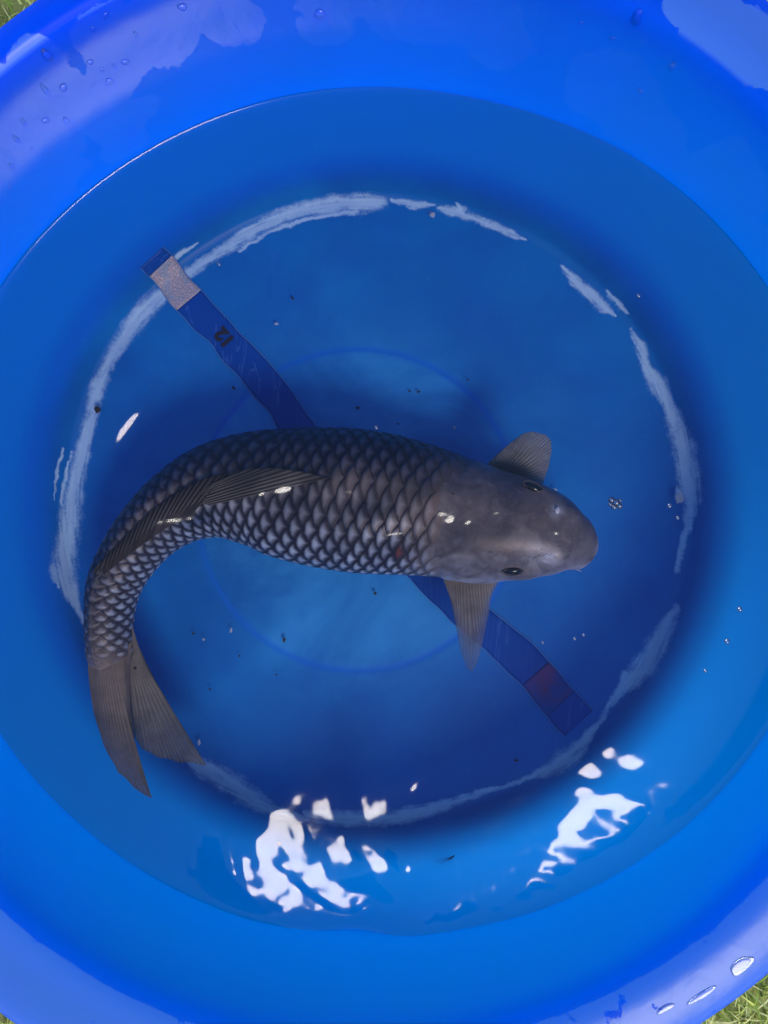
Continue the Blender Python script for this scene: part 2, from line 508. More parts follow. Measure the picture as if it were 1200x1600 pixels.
def build_bowl():
    root = empty("show_bowl", (0, 0, -0.006))
    tag(root, 'large round blue plastic show bowl on grass holding water and a koi', 'bowl')
    prof, nz = profile()
    NA = 1440
    th = np.linspace(0, 2 * np.pi, NA, endpoint=False)
    ct, st = np.cos(th), np.sin(th)
    X = prof[:, 0:1] + prof[:, 2:3] * ct
    Y = prof[:, 1:2] + prof[:, 3:4] * st
    Z = np.repeat(prof[:, 4:5], NA, 1)
    n_in = 12 + 26 + 10 + 26 + nz
    # gentle unevenness of the moulded wall
    idx = np.arange(len(prof))
    wob = 0.0011 * np.sin(3 * th + 0.7) + 0.0007 * np.sin(7 * th + 2.0)
    amp = np.where(idx > 74, 1.0, 0.0)[:, None]
    X = X + wob * ct * amp; Y = Y + wob * st * amp
    lipf = np.clip((np.hypot(prof[:, 2], 0) - (KEY[-1][2] + 0.004)) / 0.05, 0, 1)[:, None]
    X = X + 0.0105 * np.sin(2 * th) * ct * lipf; Y = Y + 0.0105 * np.sin(2 * th) * st * lipf
    k0 = PK(Z)
    px = 600 + X / k0; py = 800 - Y / k0
    # mould ring in the floor
    pr = np.hypot(px - 560, py - 800)
    isfloor = (idx < 74)[:, None]
    # moulded ring: a shallow groove
    rr = prof[:, 2] / KEY[0][2]
    # groove attribute and depth, centred at the floor centre
    gr = np.exp(-((pr - 251 - 3 * np.sin(th)) / 5.0) ** 2) * isfloor
    Z = Z - 0.0002 * gr
    # wear
    wear = np.zeros(X.shape)
    sel = (np.hypot(px - 590, py - 790) > 440) & (np.hypot(px - 590, py - 790) < 545) & (idx < n_in)[:, None]
    xs, ys = px[sel], py[sel]
    dist = np.array([(n3(a / 16, b / 16, 1) * 5 + n3(a / 5, b / 5, 4) * 2.2, n3(a / 16, b / 16, 7) * 5 + n3(a / 5, b / 5, 9) * 2.2) for a, b in zip(xs, ys)])
    # smear the noise along the ring direction
    w = wear_field(xs + dist[:, 0] * 0.8, ys + dist[:, 1] * 0.8)
    ang = np.arctan2(ys - 790, xs - 590); rad = np.hypot(xs - 590, ys - 790)
    strk = np.array([n3(a * 14, r / 3.2, 3) for a, r in zip(ang, rad)])
    w = w * (0.86 + 0.5 * strk)
    wear[sel] = np.clip(w, 0, 1)
    # paler, cleaner disc of the floor
    pale = (0.25 + 0.75 * sstep(-pr, -330, -150)) * isfloor * sstep(-pr, -520, -260)
    pale = np.where(pr < 250, np.maximum(pale, 0.75), pale * 0.8) * isfloor
    # wet film on the upper wall and lip
    film = np.zeros(X.shape)
    wet = [  # (x, y, rx, ry, angle, value) patches of water film, photo pixels
        (60, 130, 62, 75, 0), (20, 230, 110, 120, 0), (105, 160, 45, 60, 0), (190, 60, 75, 60, 0), (175, 120, 45, 55, 20), (165, 185, 38, 40, 0),
        (205, 180, 50, 22, -30), (195, 225, 40, 28, -35), (260, 50, 60, 52, 0), (300, 20, 120, 34, 0), (360, 30, 60, 40, 0), (250, 85, 40, 18, 0), (40, 330, 55, 62, 0), (10, 420, 40, 60, 0),
        (510, 40, 45, 34, 0), (520, 8, 70, 20, 0), (700, 30, 120, 46, 0), (780, 70, 60, 38, 0), (640, 15, 60, 30, 0),
        (960, 140, 80, 60, 20), (1010, 220, 70, 55, 30), (1120, 300, 80, 80, 0), (1180, 420, 40, 80, 0),
        (1150, 60, 120, 60, 38), (1190, 1500, 60, 40, 0), (1120, 1545, 90, 26, -35), (1050, 1590, 60, 20, -30), (1170, 1450, 40, 20, -40),
        (60, 1560, 90, 50, 30), (190, 1600, 60, 24, 20), (20, 1490, 30, 30, 0),
    ]
    up = (idx > 100)[:, None] & (Z > 0.14)
    xs, ys = px[up], py[up]
    f = np.zeros(xs.shape)
    for (x, y, rx, ry, a) in wet:
        a = math.radians(a)
        u = (xs - x) * math.cos(a) + (ys - y) * math.sin(a); v = -(xs - x) * math.sin(a) + (ys - y) * math.cos(a)
        f = np.maximum(f, np.clip(1.35 - 0.85 * np.hypot(u / rx, v / ry), 0, 1))
    film[up] = f
    lowlip = (idx >= n_in)[:, None] & (np.sin(th)[None, :] < 0.1) & np.ones(X.shape, bool)  # lower lip only; this film also masks its painted sheen
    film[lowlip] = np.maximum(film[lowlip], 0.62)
    thin = np.where(idx < n_in, sstep(prof[:, 4], 0.006, 0.058), np.where(prof[:, 4] > 0.012, 1.0, 0.0))
    thin = np.repeat(thin[:, None], NA, 1)
    outer = np.repeat((idx >= n_in + 14)[:, None].astype(float), NA, 1)
    def emit(name, a, b):
        sl = slice(a, b)
        V = np.stack([X[sl], Y[sl], Z[sl] + 0.006], -1).reshape(-1, 3)
        me = np_mesh(name, V, grid_faces(b - a, NA, wrap_v=True))
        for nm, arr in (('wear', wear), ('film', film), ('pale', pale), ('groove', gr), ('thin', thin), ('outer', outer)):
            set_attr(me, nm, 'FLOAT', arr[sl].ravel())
        return link(name, me, M_BOWL, root)
    # the first ring has zero radius: keep it tiny
    thin[:n_in] *= (0.86 + 0.14 * sstep(prof[:n_in, 4], 0.11, 0.150))[:, None]   # less translucency low down, to darken the wet wall
    thin[n_in:n_in + 14] = 1.25
    emit("basin", 0, n_in + 1)
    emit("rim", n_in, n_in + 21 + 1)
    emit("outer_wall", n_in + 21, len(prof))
    return root

BOWL = build_bowl()

# ------------------------------------------------------------------ fish body
# centreline table: photo x, y, half width (px), centre height, half height
SP = np.array([
 (931.5,850,1.5,.080,.002),(930,850,12,.080,.009),(926,850,22,.080,.015),(915,849,37,.080,.024),(900,847,46.5,.081,.032),(875,840.5,60,.082,.040),(850,834,70,.082,.045),
 (820,829,78,.081,.049),(790,824,84,.080,.052),(760,821,89,.078,.055),(730,815,92,.076,.0578),(700,807,96,.073,.0605),(650,796,103,.071,.0640),
 (600,788,109,.0700,.0665),(550,782,111,.0700,.0672),(500,777,108,.0700,.0664),(450,771,102,.0710,.0640),
 (393,764,89,.073,.0595),(330,770,73,.076,.052),(282,791,60,.079,.046),(237,826,50,.081,.040),
 (203,868,44,.082,.035),(180,912,40,.083,.032),(172,956,35,.084,.030),(171,1002,34,.084,.026),(172,1028,34,.084,.019),(173,1046,27,.084,.009)])
SP[:, 3] -= 0.0028
SP[7:13, 3] -= 0.001
SP[12:18, 3] -= 0.0035
SP[11, 3] -= 0.0015; SP[18, 3] -= 0.002
def build_spine():
    k = np.array([PK(z) for z in SP[:, 3]])
    cx = (SP[:, 0] - 600) * k; cy = -(SP[:, 1] - 800) * k; hw = SP[:, 2] * k
    D = np.stack([cx, cy, SP[:, 3], hw, SP[:, 4]], -1)
    s = np.concatenate([[0], np.cumsum(np.hypot(np.diff(cx), np.diff(cy)))])
    # Hermite with centred tangents
    M = np.zeros_like(D)
    M[1:-1] = ((D[2:] - D[1:-1]) / (s[2:] - s[1:-1])[:, None] * (s[1:-1] - s[:-2])[:, None] + (D[1:-1] - D[:-2]) / (s[1:-1] - s[:-2])[:, None] * (s[2:] - s[1:-1])[:, None]) / (s[2:] - s[:-2])[:, None]
    M[0] = (D[1] - D[0]) / (s[1] - s[0]); M[-1] = (D[-1] - D[-2]) / (s[-1] - s[-2])
    def ev(x):
        x = np.clip(np.asarray(x, float), 0, s[-1])
        i = np.clip(np.searchsorted(s, x, side='right') - 1, 0, len(s) - 2)
        h = (s[i + 1] - s[i]); t = (x - s[i]) / h
        t = t[..., None]; h = h[..., None]
        return (2*t**3-3*t**2+1)*D[i] + (t**3-2*t**2+t)*h*M[i] + (-2*t**3+3*t**2)*D[i+1] + (t**3-t**2)*h*M[i+1]
    return s, ev
S_KNOT, SPINE = build_spine()
S_END = S_KNOT[-1]
def s_at(i):  # arc length at knot i
    return S_KNOT[i]
_ss = np.linspace(0, S_END, 1200)
_d = SPINE(_ss)
_tx = np.gradient(_d[:, 0], _ss); _ty = np.gradient(_d[:, 1], _ss)
_ker = np.ones(25) / 25
def _sm(a):
    p = np.pad(a, 12, mode='edge'); return np.convolve(p, _ker, 'valid')
_tx = _sm(_tx); _ty = _sm(_ty)
_l = np.hypot(_tx, _ty); _tx /= _l; _ty /= _l
TH_RIDGE = math.radians(-13)
S_GILL = s_at(11) - 0.004

def surf(s, th, lift=0.0):
    """body surface. th = 0 at the top of the back, positive to the inner (south) side"""
    s = np.asarray(s, float); th = np.asarray(th, float)
    s, th = np.broadcast_arrays(s, th)
    d = SPINE(s)
    tx = np.interp(s, _ss, _tx); ty = np.interp(s, _ss, _ty)
    sx, sy = -ty, tx
    sn, cs = np.sin(th), np.cos(th)
    e = 0.92
    a = np.sign(sn) * np.abs(sn) ** e; b = np.sign(cs) * np.abs(cs) ** 1.0
    w = d[..., 3]; h = d[..., 4]
    # gill cover: cheeks stand proud of the shoulder just ahead of the gill slit
    sg = S_GILL + 0.010 * np.cos(th * 1.3)
    t = (sg - s)
    side = sstep(np.abs(sn), 0.35, 0.85)
    puff = 1 + side * 0.035 * sstep(t, 0, 0.004) * sstep(-t, -0.07, -0.012)
    # ridge of the back
    dth = np.angle(np.exp(1j * (th - TH_RIDGE)))
    rid = np.exp(-(dth / 0.20) ** 2) * 0.0018 * sstep(s, S_GILL - 0.02, S_GILL + 0.03)
    # head relief : brow over the eyes, flat forehead, groove between snout and cheeks
    s_eye = s_at(7) - 0.001
    brow = np.exp(-((s - s_eye) / 0.015) ** 2) * np.exp(-((np.abs(th) - 0.98) / 0.24) ** 2) * 0.0040
    nos = np.exp(-((s - s_at(5) - 0.002) / 0.009) ** 2) * np.exp(-((np.abs(th + 0.05) - 0.60) / 0.26) ** 2) * 0.0028
    crease = -np.exp(-((s - s_at(4) - 0.004) / 0.006) ** 2) * sstep(np.abs(th), 0.9, 1.3) * 0.0022
    ex = lift + rid + brow + nos + crease
    lx = w * a * puff; lz = h * b
    # outward normal in section (ellipse)
    nx = a / np.maximum(w, 1e-4); nzv = b / np.maximum(h, 1e-4)
    nl = np.hypot(nx, nzv) + 1e-9; nx /= nl; nzv /= nl
    off = lx + nx * ex
    return np.stack([d[..., 0] + sx * off, d[..., 1] + sy * off, d[..., 2] + lz + nzv * ex], -1)

def img_xy(p):
    k = (H_CAM - p[..., 2]) / F_PX
    return 600 + p[..., 0] / k, 800 - p[..., 1] / k

koi = empty("koi", (0.0, 0.0, 0.0))
tag(koi, 'large grey koi with netted scales curled in the blue bowl of water', 'fish')

def build_body():
    ns, nt = 330, 150
    tt = np.linspace(0, 1, ns)
    ss = S_END * (tt ** 1.35)
    th = np.linspace(-np.pi, np.pi, nt, endpoint=False)
    Sg, Tg = np.meshgrid(ss, th, indexing='ij')
    V = surf(Sg, Tg)
    me = np_mesh("body", V.reshape(-1, 3), grid_faces(ns, nt, wrap_v=True))
    px, py = img_xy(V)
    base = np.array([0.130, 0.121, 0.128])            # grey-brown head
    side = np.array([0.33, 0.40, 0.48])             # paler cheeks, blue bounce light painted in
    dark = np.array([0.028, 0.024, 0.030])
    c = np.ones(V.shape) * base
    cheek = sstep(np.abs(Tg), 0.72, 1.35) * np.where(Tg > 0, 1.35, 0.45)
    c = c + (side - c) * (0.62 * cheek)[..., None]
    # pale lip rim at the snout tip, warm centre of the snout
    lip = np.maximum(np.exp(-((Sg) / 0.0040) ** 2), 0.8 * sstep(np.abs(Tg + 0.0), 0.75, 1.25) * sstep(-Sg, -0.035, -0.012) * np.where(Tg > 0, 1.0, 0.5))
    c = c + (np.array([0.42, 0.46, 0.52]) - c) * (0.75 * lip)[..., None]
    def blob(x, y, r, col, k, rx=1.0):
        nonlocal c
        w = np.exp(-(((px - x) / (r * rx)) ** 2 + ((py - y) / r) ** 2)) * (np.cos(Tg) > -0.2)
        c = c + (np.array(col) - c) * (k * w)[..., None]
    blob(897, 832, 26, (0.17, 0.15, 0.14), 0.5)
    blob(785, 775, 26, (0.06, 0.055, 0.075), 0.55, 1.6)
    blob(760, 822, 22, (0.06, 0.05, 0.07), 0.4, 1.5)
    blob(735, 800, 30, (0.085, 0.075, 0.08), 0.5)
    blob(708, 846, 14, (0.07, 0.065, 0.08), 0.6, 1.2)
    blob(838, 790, 24, (0.16, 0.13, 0.125), 0.5, 1.5)
    blob(848, 868, 17, (0.46, 0.50, 0.56), 0.85, 1.6)
    blob(860, 867, 10, (0.70, 0.74, 0.80), 0.8, 1.3)
    blob(870, 800, 9, (0.62, 0.66, 0.72), 0.9)
    blob(683, 812, 9, (0.50, 0.50, 0.52), 0.85, 0.8)
    blob(765, 866, 9, (0.20, 0.22, 0.25), 0.6, 1.5)
    blob(765, 874, 7, (0.09, 0.07, 0.065), 0.6, 1.2)
    blob(725, 885, 14, (0.20, 0.23, 0.26), 0.6, 2.5)
    blob(905, 890, 10, (0.32, 0.36, 0.44), 0.5, 2.5)
    blob(800, 903, 6, (0.25, 0.10, 0.05), 0.0)
    # skull plates, gill cover rays and sensory pores drawn by skin pigment
    def stroke(pts, r, col, k):
        nonlocal c
        d = np.full(px.shape, 99.0)
        for (x0, y0), (x1, y1) in zip(pts[:-1], pts[1:]):
            dx, dy = x1 - x0, y1 - y0
            t = np.clip(((px - x0) * dx + (py - y0) * dy) / (dx * dx + dy * dy), 0, 1)
            d = np.minimum(d, np.hypot(px - x0 - t * dx, py - y0 - t * dy))
        w = np.exp(-(d / r) ** 2) * (np.cos(Tg) > -0.2)
        c = c + (np.array(col) - c) * (k * w)[..., None]
    dk = (0.045, 0.04, 0.05); lt = (0.27, 0.27, 0.29)
    stroke([(672, 888), (690, 868), (716, 858), (742, 862), (758, 880)], 2.6, dk, 0.55)
    stroke([(676, 884), (694, 873), (718, 868), (738, 872)], 3.5, lt, 0.5)
    stroke([(764, 884), (752, 895), (730, 902)], 2.4, dk, 0.45)
    stroke([(770, 870), (788, 876), (806, 872), (826, 880)], 3.0, (0.22, 0.24, 0.27), 0.45)
    stroke([(690, 742), (712, 758), (742, 762), (768, 752)], 3.0, dk, 0.40)
    stroke([(748, 752), (775, 758), (800, 752)], 4.0, lt, 0.30)
    stroke([(712, 815), (745, 822), (778, 822), (812, 826)], 1.8, dk, 0.25)
    stroke([(778, 822), (790, 800), (810, 785)], 1.8, dk, 0.22)
    stroke([(778, 822), (792, 842), (806, 862)], 1.8, dk, 0.22)
    stroke([(880, 822), (893, 840), (893, 862), (882, 880)], 2.2, dk, 0.28)
    stroke([(833, 872), (846, 866), (860, 872)], 1.3, dk, 0.75)
    stroke([(862, 795), (868, 802)], 1.3, dk, 0.75)
    for q in range(46):
        qx, qy = 700 + 200 * RNG.random(), 770 + 110 * RNG.random()
        blob(qx, qy, 1.8 + 3.0 * RNG.random(), dk if RNG.random() < 0.6 else lt, 0.25 + 0.25 * RNG.random())
    # body under the scales is dark
    m = sstep(Sg, S_GILL + 0.012, S_GILL + 0.050)
    ridge = np.exp(-((Tg - TH_RIDGE) / 0.24) ** 2)
    bodyc = dark + (np.array([0.10, 0.095, 0.10]) - dark) * ridge[..., None] * 0.8
    # stronger pale skin right behind the head on the south side
    c = c + (bodyc - c) * m[..., None]
    # tail root
    m2 = sstep(Sg, s_at(24), s_at(26) - 0.004)
    c = c + (np.array([0.22, 0.18, 0.145]) - c) * m2[..., None]
    # gill slit shadow line painted into the skin colour: thin dark margin
    sg = S_GILL + 0.010 * np.cos(Tg * 1.3)
    gl = np.exp(-((Sg - sg - 0.0012) / 0.0012) ** 2) * sstep(np.abs(Tg), 0.75, 1.2)
    c = c + (dark - c) * (0.7 * gl)[..., None]
    c = (np.clip(c, 0, 1) * 1.0).reshape(-1, 3)
    set_attr(me, 'tone', 'FLOAT_COLOR', np.concatenate([c, np.ones((len(c), 1))], 1))
    return link("body", me, M_SKIN, koi)
build_body()

# ------------------------------------------------------------------ scales
def start0(th):
    return S_GILL + 0.010 * math.cos(th * 1.3) + 0.0105 + 0.012 * math.exp(-((th - TH_RIDGE) / 0.35) ** 2)

def build_scales():
    # column positions: pitch ~21 px in mid body, shorter towards the tail
    cols = []
    s = S_GILL + 0.012
    i = 0
    while s < s_at(26) - 0.004:
        d = SPINE(np.array([s]))[0]
        w = d[3]
        pitch = 0.0112 + 0.0013 * min(1.0, max(0.0, (w - 0.020) / 0.035))
        cols.append((s, pitch))
        s += pitch
        i += 1
    items = []
    for ci, (s0, p) in enumerate(cols):
        for j in range(-8, 11):
            off = 0.5 * p if j % 2 else 0.0
            sc = s0 + off
            QTH = math.radians(13.0) * (0.060 / max(SPINE(np.array([sc]))[0][3], 0.015)) ** 0.42
            th = TH_RIDGE + j * QTH
            if abs(th) > 2.0: continue
            # scales start behind the gill cover, later on the back
            if sc < start0(th) or sc > s_at(26) - 0.003: continue
            dd = SPINE(np.array([sc]))[0]
            q = QTH * (dd[3] + dd[4]) * 0.5
            key = q * p * max(0.03, math.cos(th))
            items.append((key, sc, p, th, q, j, QTH))
    items.sort(key=lambda t: -t[0])
    na, nb = 6, 7
    A, B = np.meshgrid(np.linspace(0, 1, na), np.linspace(-1, 1, nb), indexing='ij')
    rr = random.Random(11)
    joined_V, joined_F, joined_uv, joined_t, joined_e = [], [], [], [], []
    gf = grid_faces(na + 1, nb)
    count = 0
    for (key, sc, p, th, q, j, QTH) in items:
        v = B * 1.10
        utip = -0.45 * v * v
        u = -1.75 + (utip + 1.75) * A
        # local inner-bend correction of pitch comes from the surface itself
        lift = -0.0006 + 0.0011 * A ** 1.5 * (0.9 + 0.2 * rr.random()) * min(1, q / 0.012) + 0.0003 * (1 - v * v) * min(1, q / 0.012)
        jit = (rr.random() - 0.5) * 0.06
        S_ = sc + (u + jit) * p
        T_ = th + v * QTH + (rr.random() - 0.5) * 0.015
        V = surf(S_, T_, lift)
        V2 = surf(S_[-1:], T_[-1:], lift[-1:] - 0.0007)   # free rear edge thickness
        V = np.concatenate([V, V2], 0).reshape(-1, 3)
        U = np.concatenate([u, u[-1:]], 0); W = np.concatenate([v, v[-1:]], 0)
        # tone, with the sunlit south and shaded north flanks painted in
        pos = surf(np.array(sc), np.array(th))
        px, py = img_xy(pos)
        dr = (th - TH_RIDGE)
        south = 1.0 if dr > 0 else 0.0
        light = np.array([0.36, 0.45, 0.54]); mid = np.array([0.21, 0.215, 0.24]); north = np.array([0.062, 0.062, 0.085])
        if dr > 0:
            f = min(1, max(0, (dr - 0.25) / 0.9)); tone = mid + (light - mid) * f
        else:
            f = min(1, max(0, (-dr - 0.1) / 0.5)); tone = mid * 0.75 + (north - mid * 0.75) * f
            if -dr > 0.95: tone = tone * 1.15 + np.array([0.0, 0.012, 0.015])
        edge = np.array([0.016, 0.014, 0.024]) * (0.9 if dr < 0 else 1.7)
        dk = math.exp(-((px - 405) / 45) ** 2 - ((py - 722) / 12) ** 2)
        tone = tone * (1 - 0.8 * dk)  # shadow gap beside the folded dorsal fin, darkened into the scale colour
        # near the head and along the ridge the net fades into skin
        fh = min(1.0, max(0.0, 1 - (sc - start0(th)) / 0.045)) ** 1.3 * 0.95
        fr = math.exp(-(dr / 0.20) ** 2) * (0.75 if px > 500 else 0.3)
        fade = min(0.9, max(fh, fr))
        skinc = np.array([0.135, 0.110, 0.105]) if dr < 0.9 else np.array([0.22, 0.21, 0.21])
        edge = edge + (skinc - edge) * fade
        tone = tone + (skinc - tone) * fade * 0.75
        # tail part: brownish dark on the outside of the bend
        ft = min(1.0, max(0.0, (sc - s_at(23)) / (s_at(26) - s_at(23))))
        tone = tone + (np.array([0.25, 0.23, 0.21]) - tone) * ft * 0.75
        edge = edge + (np.array([0.20, 0.17, 0.14]) - edge) * ft ** 2 * 0.95
        tone = tone * (0.78 + 0.40 * rr.random()) * np.array([1.10, 1.12, 1.14]); edge = edge * 0.8
        label = None
        if abs(px - 617) < 9 and abs(py - 861) < 9:
            tone = np.array([0.16, 0.045, 0.035]); label = 'small rusty red scale'
        n = len(V)
        if count < 298:
            me = np_mesh("scale", V, gf)
            uvl = me.uv_layers.new(name="uv")
            li = np.zeros(len(me.loops), dtype=np.int32); me.loops.foreach_get('vertex_index', li)
            uvs = np.stack([U.ravel()[li], W.ravel()[li]], -1).astype(np.float32)
            uvl.data.foreach_set('uv', uvs.ravel())
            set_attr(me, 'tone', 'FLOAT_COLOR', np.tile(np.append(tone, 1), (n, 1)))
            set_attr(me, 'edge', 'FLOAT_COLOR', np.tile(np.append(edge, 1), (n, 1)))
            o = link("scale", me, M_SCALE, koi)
            if label: o['label'] = label
        else:
            joined_F.append(gf + sum(len(a) for a in joined_V)); joined_V.append(V)
            joined_uv.append(np.stack([U.ravel(), W.ravel()], -1))
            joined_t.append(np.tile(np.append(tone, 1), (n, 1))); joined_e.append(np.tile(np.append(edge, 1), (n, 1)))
        count += 1
    V = np.concatenate(joined_V); F = np.concatenate(joined_F)
    me = np_mesh("small_scales", V, F)
    uvl = me.uv_layers.new(name="uv")
    li = np.zeros(len(me.loops), dtype=np.int32); me.loops.foreach_get('vertex_index', li)
    UV = np.concatenate(joined_uv)[li].astype(np.float32)
    uvl.data.foreach_set('uv', UV.ravel())
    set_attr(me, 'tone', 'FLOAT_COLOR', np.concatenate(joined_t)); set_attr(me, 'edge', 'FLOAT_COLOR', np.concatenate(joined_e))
    o = link("small_scales", me, M_SCALE, koi)
    o['kind'] = 'stuff'
    print("scales", count)
build_scales()

# ------------------------------------------------------------------ fins
def resample(pts, n):
    pts = np.asarray(pts, float)
    d = np.concatenate([[0], np.cumsum(np.linalg.norm(np.diff(pts[:, :2], axis=0), axis=1))])
    t = np.linspace(0, d[-1], n)
    return np.stack([np.interp(t, d, pts[:, j]) for j in range(pts.shape[1])], -1)

def fin(name, base, edge, rays, col0, col1, amp=0.0007, nv=36, clear=0.0, curve=0.0, thick=0.0006, bow=0.0, parent=None, branch=True):
    """base/edge: polylines of (photo x, photo y, height). Rays run from base to edge."""
    nu = rays * 6 + 1
    b = resample(base, nu); e = resample(edge, nu)
    t = np.linspace(0, 1, nv)[None, :, None]
    bb = np.array([P(*q) for q in b]); ee = np.array([P(*q) for q in e])
    V = bb[:, None] * (1 - t) + ee[:, None] * t
    i = np.arange(nu)[:, None]
    ph = i / 6.0 * 2 * np.pi + 1.1 * np.array([n3(k / 9.0, 8.1) for k in range(nu)])[:, None]
    tv = t[0, :, 0][None, :]
    main = 0.5 + 0.5 * np.cos(ph)
    br = 0.5 + 0.5 * np.cos(ph * 2)
    mixv = sstep(tv, 0.45, 0.8) if branch else 0 * tv
    ray = main * (1 - mixv) + br * mixv
    V[..., 2] += ray * amp * (0.4 + 1.0 * tv) + bow * np.sin(np.pi * tv)
    # sweep curve sideways
    dirx = (ee[-1] - ee[0]); dirx[2] = 0; L = np.linalg.norm(dirx) + 1e-9; dirx /= L
    V += dirx * (curve * np.sin(np.pi * tv))[..., None]
    # ragged free edge
    rg = np.array([n3(k / 11.0, 3.3) for k in range(nu)])[:, None]
    V[..., :2] += ((ee - bb)[:, None, :2]) * (0.030 * rg * tv ** 4)[..., None]
    me = np_mesh(name, V.reshape(-1, 3), grid_faces(nu, nv))
    c0, c1 = np.array(col0), np.array(col1)
    c = (c0 + (c1 - c0) * tv[..., None] + 0 * V) * np.array([1.0, 0.98, 0.92])
    c = c.reshape(-1, 3)
    set_attr(me, 'tone', 'FLOAT_COLOR', np.concatenate([c, np.ones((len(c), 1))], 1))
    set_attr(me, 'ray', 'FLOAT', (ray ** 1.5 + 0 * V[..., 0]).ravel())
    set_attr(me, 'clear', 'FLOAT', (np.clip(clear * sstep(tv, 0.2, 1.0) * (1 - 0.6 * ray), 0, 1) + 0 * V[..., 0]).ravel())
    o = link(name, me, M_FIN, parent or koi)
    sol = o.modifiers.new("thickness", 'SOLIDIFY'); sol.thickness = thick; sol.offset = 0
    return o

# pectoral fins
fin("pectoral_fin", [(752,738,.062),(765,742,.062),(785,746,.063),(815,752,.062)],
    [(764,722,.070),(790,698,.082),(815,679,.090),(832,674,.093),(852,680,.092),(860,690,.090),(861,705,.086),(856,732,.078),(846,762,.066)], 22,
    (0.28,0.30,0.31), (0.44,0.47,0.48), amp=0.0013, clear=0.55, bow=0.004)
fin("pectoral_fin", [(690,898,.060),(705,902,.060),(730,904,.060),(778,900,.060)],
    [(704,935,.062),(712,975,.064),(720,1018,.066),(729,1042,.067),(737,1048,.067),(745,1038,.066),(752,1010,.062),(762,965,.056),(768,930,.052),(779,908,.050)], 20,
    (0.42,0.37,0.33), (0.34,0.36,0.38), amp=0.0008, clear=1.05, bow=0.003)
# caudal fin: two lobes, the near (upper) lobe and the far one
fin("caudal_fin", [(138,1002,.086),(152,1018,.0935),(172,1026,.0960),(192,1020,.0930),(206,1000,.085)],
    [(147,1115,.088),(163,1166,.090),(185,1205,.092),(210,1230,.092),(237,1246,.092),(224,1222,.090),(213,1195,.088),(211,1165,.086),(207,1120,.084)], 26,
    (0.42,0.35,0.29), (0.22,0.20,0.19), amp=0.0003, clear=0.48, curve=-0.002)
fin("caudal_fin", [(196,1022,.080),(203,1005,.079),(206,975,.078)],
    [(209,1120,.070),(212,1155,.066),(222,1170,.063),(245,1181,.060),(272,1188,.056),(300,1192,.052),(322,1196,.050),(300,1164,.052),(272,1122,.056),(240,1072,.064),(222,1035,.070)], 26,
    (0.29,0.27,0.25), (0.22,0.23,0.23), amp=0.0004, clear=0.55, curve=0.0)
# dorsal fin: folded back along the spine, front lobe and trailing part
DZ = -0.0062
def dz(pts): return [(x, y, z + DZ) for x, y, z in pts]
fin("dorsal_fin", dz([(515,747,.1385),(480,738,.1388),(430,731,.138),(380,733,.1372),(345,750,.1362)]),
    dz([(326,790,.136),(319,784,.136),(315,776,.136),(318,767,.1358),(330,758,.1358)]), 11,
    (0.10,0.10,0.11), (0.19,0.19,0.20), amp=0.0018, clear=0.0, bow=0.0015, branch=False)
fin("dorsal_fin", dz([(356,738,.1365),(318,748,.1355),(280,768,.133),(238,796,.129),(196,836,.124),(158,876,.119)]),
    dz([(300,806,.1352),(268,820,.133),(240,839,.130),(210,861,.126),(182,882,.122),(162,900,.118),(147,896,.116)]), 20,
    (0.050,0.043,0.052), (0.085,0.075,0.085), amp=0.0022, clear=0.0, bow=0.0018)
# pelvic fins under the belly, only a hint from above
fin("pelvic_fin", [(505,850,.030),(485,850,.030),(468,848,.030)], [(470,872,.022),(440,868,.022),(420,858,.022),(425,846,.024)], 8,
    (0.14,0.13,0.13), (0.18,0.18,0.18), clear=0.2)

# ------------------------------------------------------------------ head details
def blob_obj(name, loc, scale, mat, rot=(0, 0, 0), parent=None, seg=24, rings=14):
    bm = bmesh.new()
    bmesh.ops.create_uvsphere(bm, u_segments=seg, v_segments=rings, radius=1.0)
    for v in bm.verts:
        v.co.x *= scale[0]; v.co.y *= scale[1]; v.co.z *= scale[2]
    o = bm_obj(name, bm, mat, parent)
    o.location = loc; o.rotation_euler = rot
    return o

def at_head(px_target, py_target, lift=0.0):
    """surface point of the upper head nearest to a measured position"""
    S_, T_ = np.meshgrid(np.linspace(0.0, S_GILL + 0.02, 160), np.linspace(-1.62, 1.62, 200), indexing='ij')
    p = surf(S_, T_, lift)
    x, y = img_xy(p)
    k = np.argmin((x - px_target) ** 2 + (y - py_target) ** 2)
    return Vector(p.reshape(-1, 3)[k]), S_.ravel()[k], T_.ravel()[k]

for (ex, ey, ang, sgn) in ((831, 762, -22, 1), (801, 891, 4, -1)):
    p, s0, t0 = at_head(ex, ey)
    a = math.radians(ang)
    inward = -0.0012
    pos = Vector((p.x, p.y + sgn * 0.0 , p.z + inward))
    eye = blob_obj("eye", pos, (0.0088, 0.0037, 0.0048), M_EYE, (0, 0, a), koi)
    # ring of skin round the eye : a torus
    bm = bmesh.new()
    nu, nv = 40, 10
    vs = []
    for i in range(nu):
        u = 2 * math.pi * i / nu
        for j in range(nv):
            w = 2 * math.pi * j / nv
            R = 1.0 + 0.09 * math.cos(w)
            vs.append(bm.verts.new((0.0089 * R * math.cos(u), 0.0038 * R * math.sin(u), 0.0008 * math.sin(w) + 0.0002)))
    for i in range(nu):
        for j in range(nv):
            bm.faces.new((vs[i*nv+j], vs[((i+1)%nu)*nv+j], vs[((i+1)%nu)*nv+(j+1)%nv], vs[i*nv+(j+1)%nv]))
    ring = bm_obj("eye_ring", bm, M_EYERING, eye)
    ring.rotation_euler = (0.55 * (-sgn), 0, 0)
    ring.location = (0, sgn * 0.0012, 0.0012)

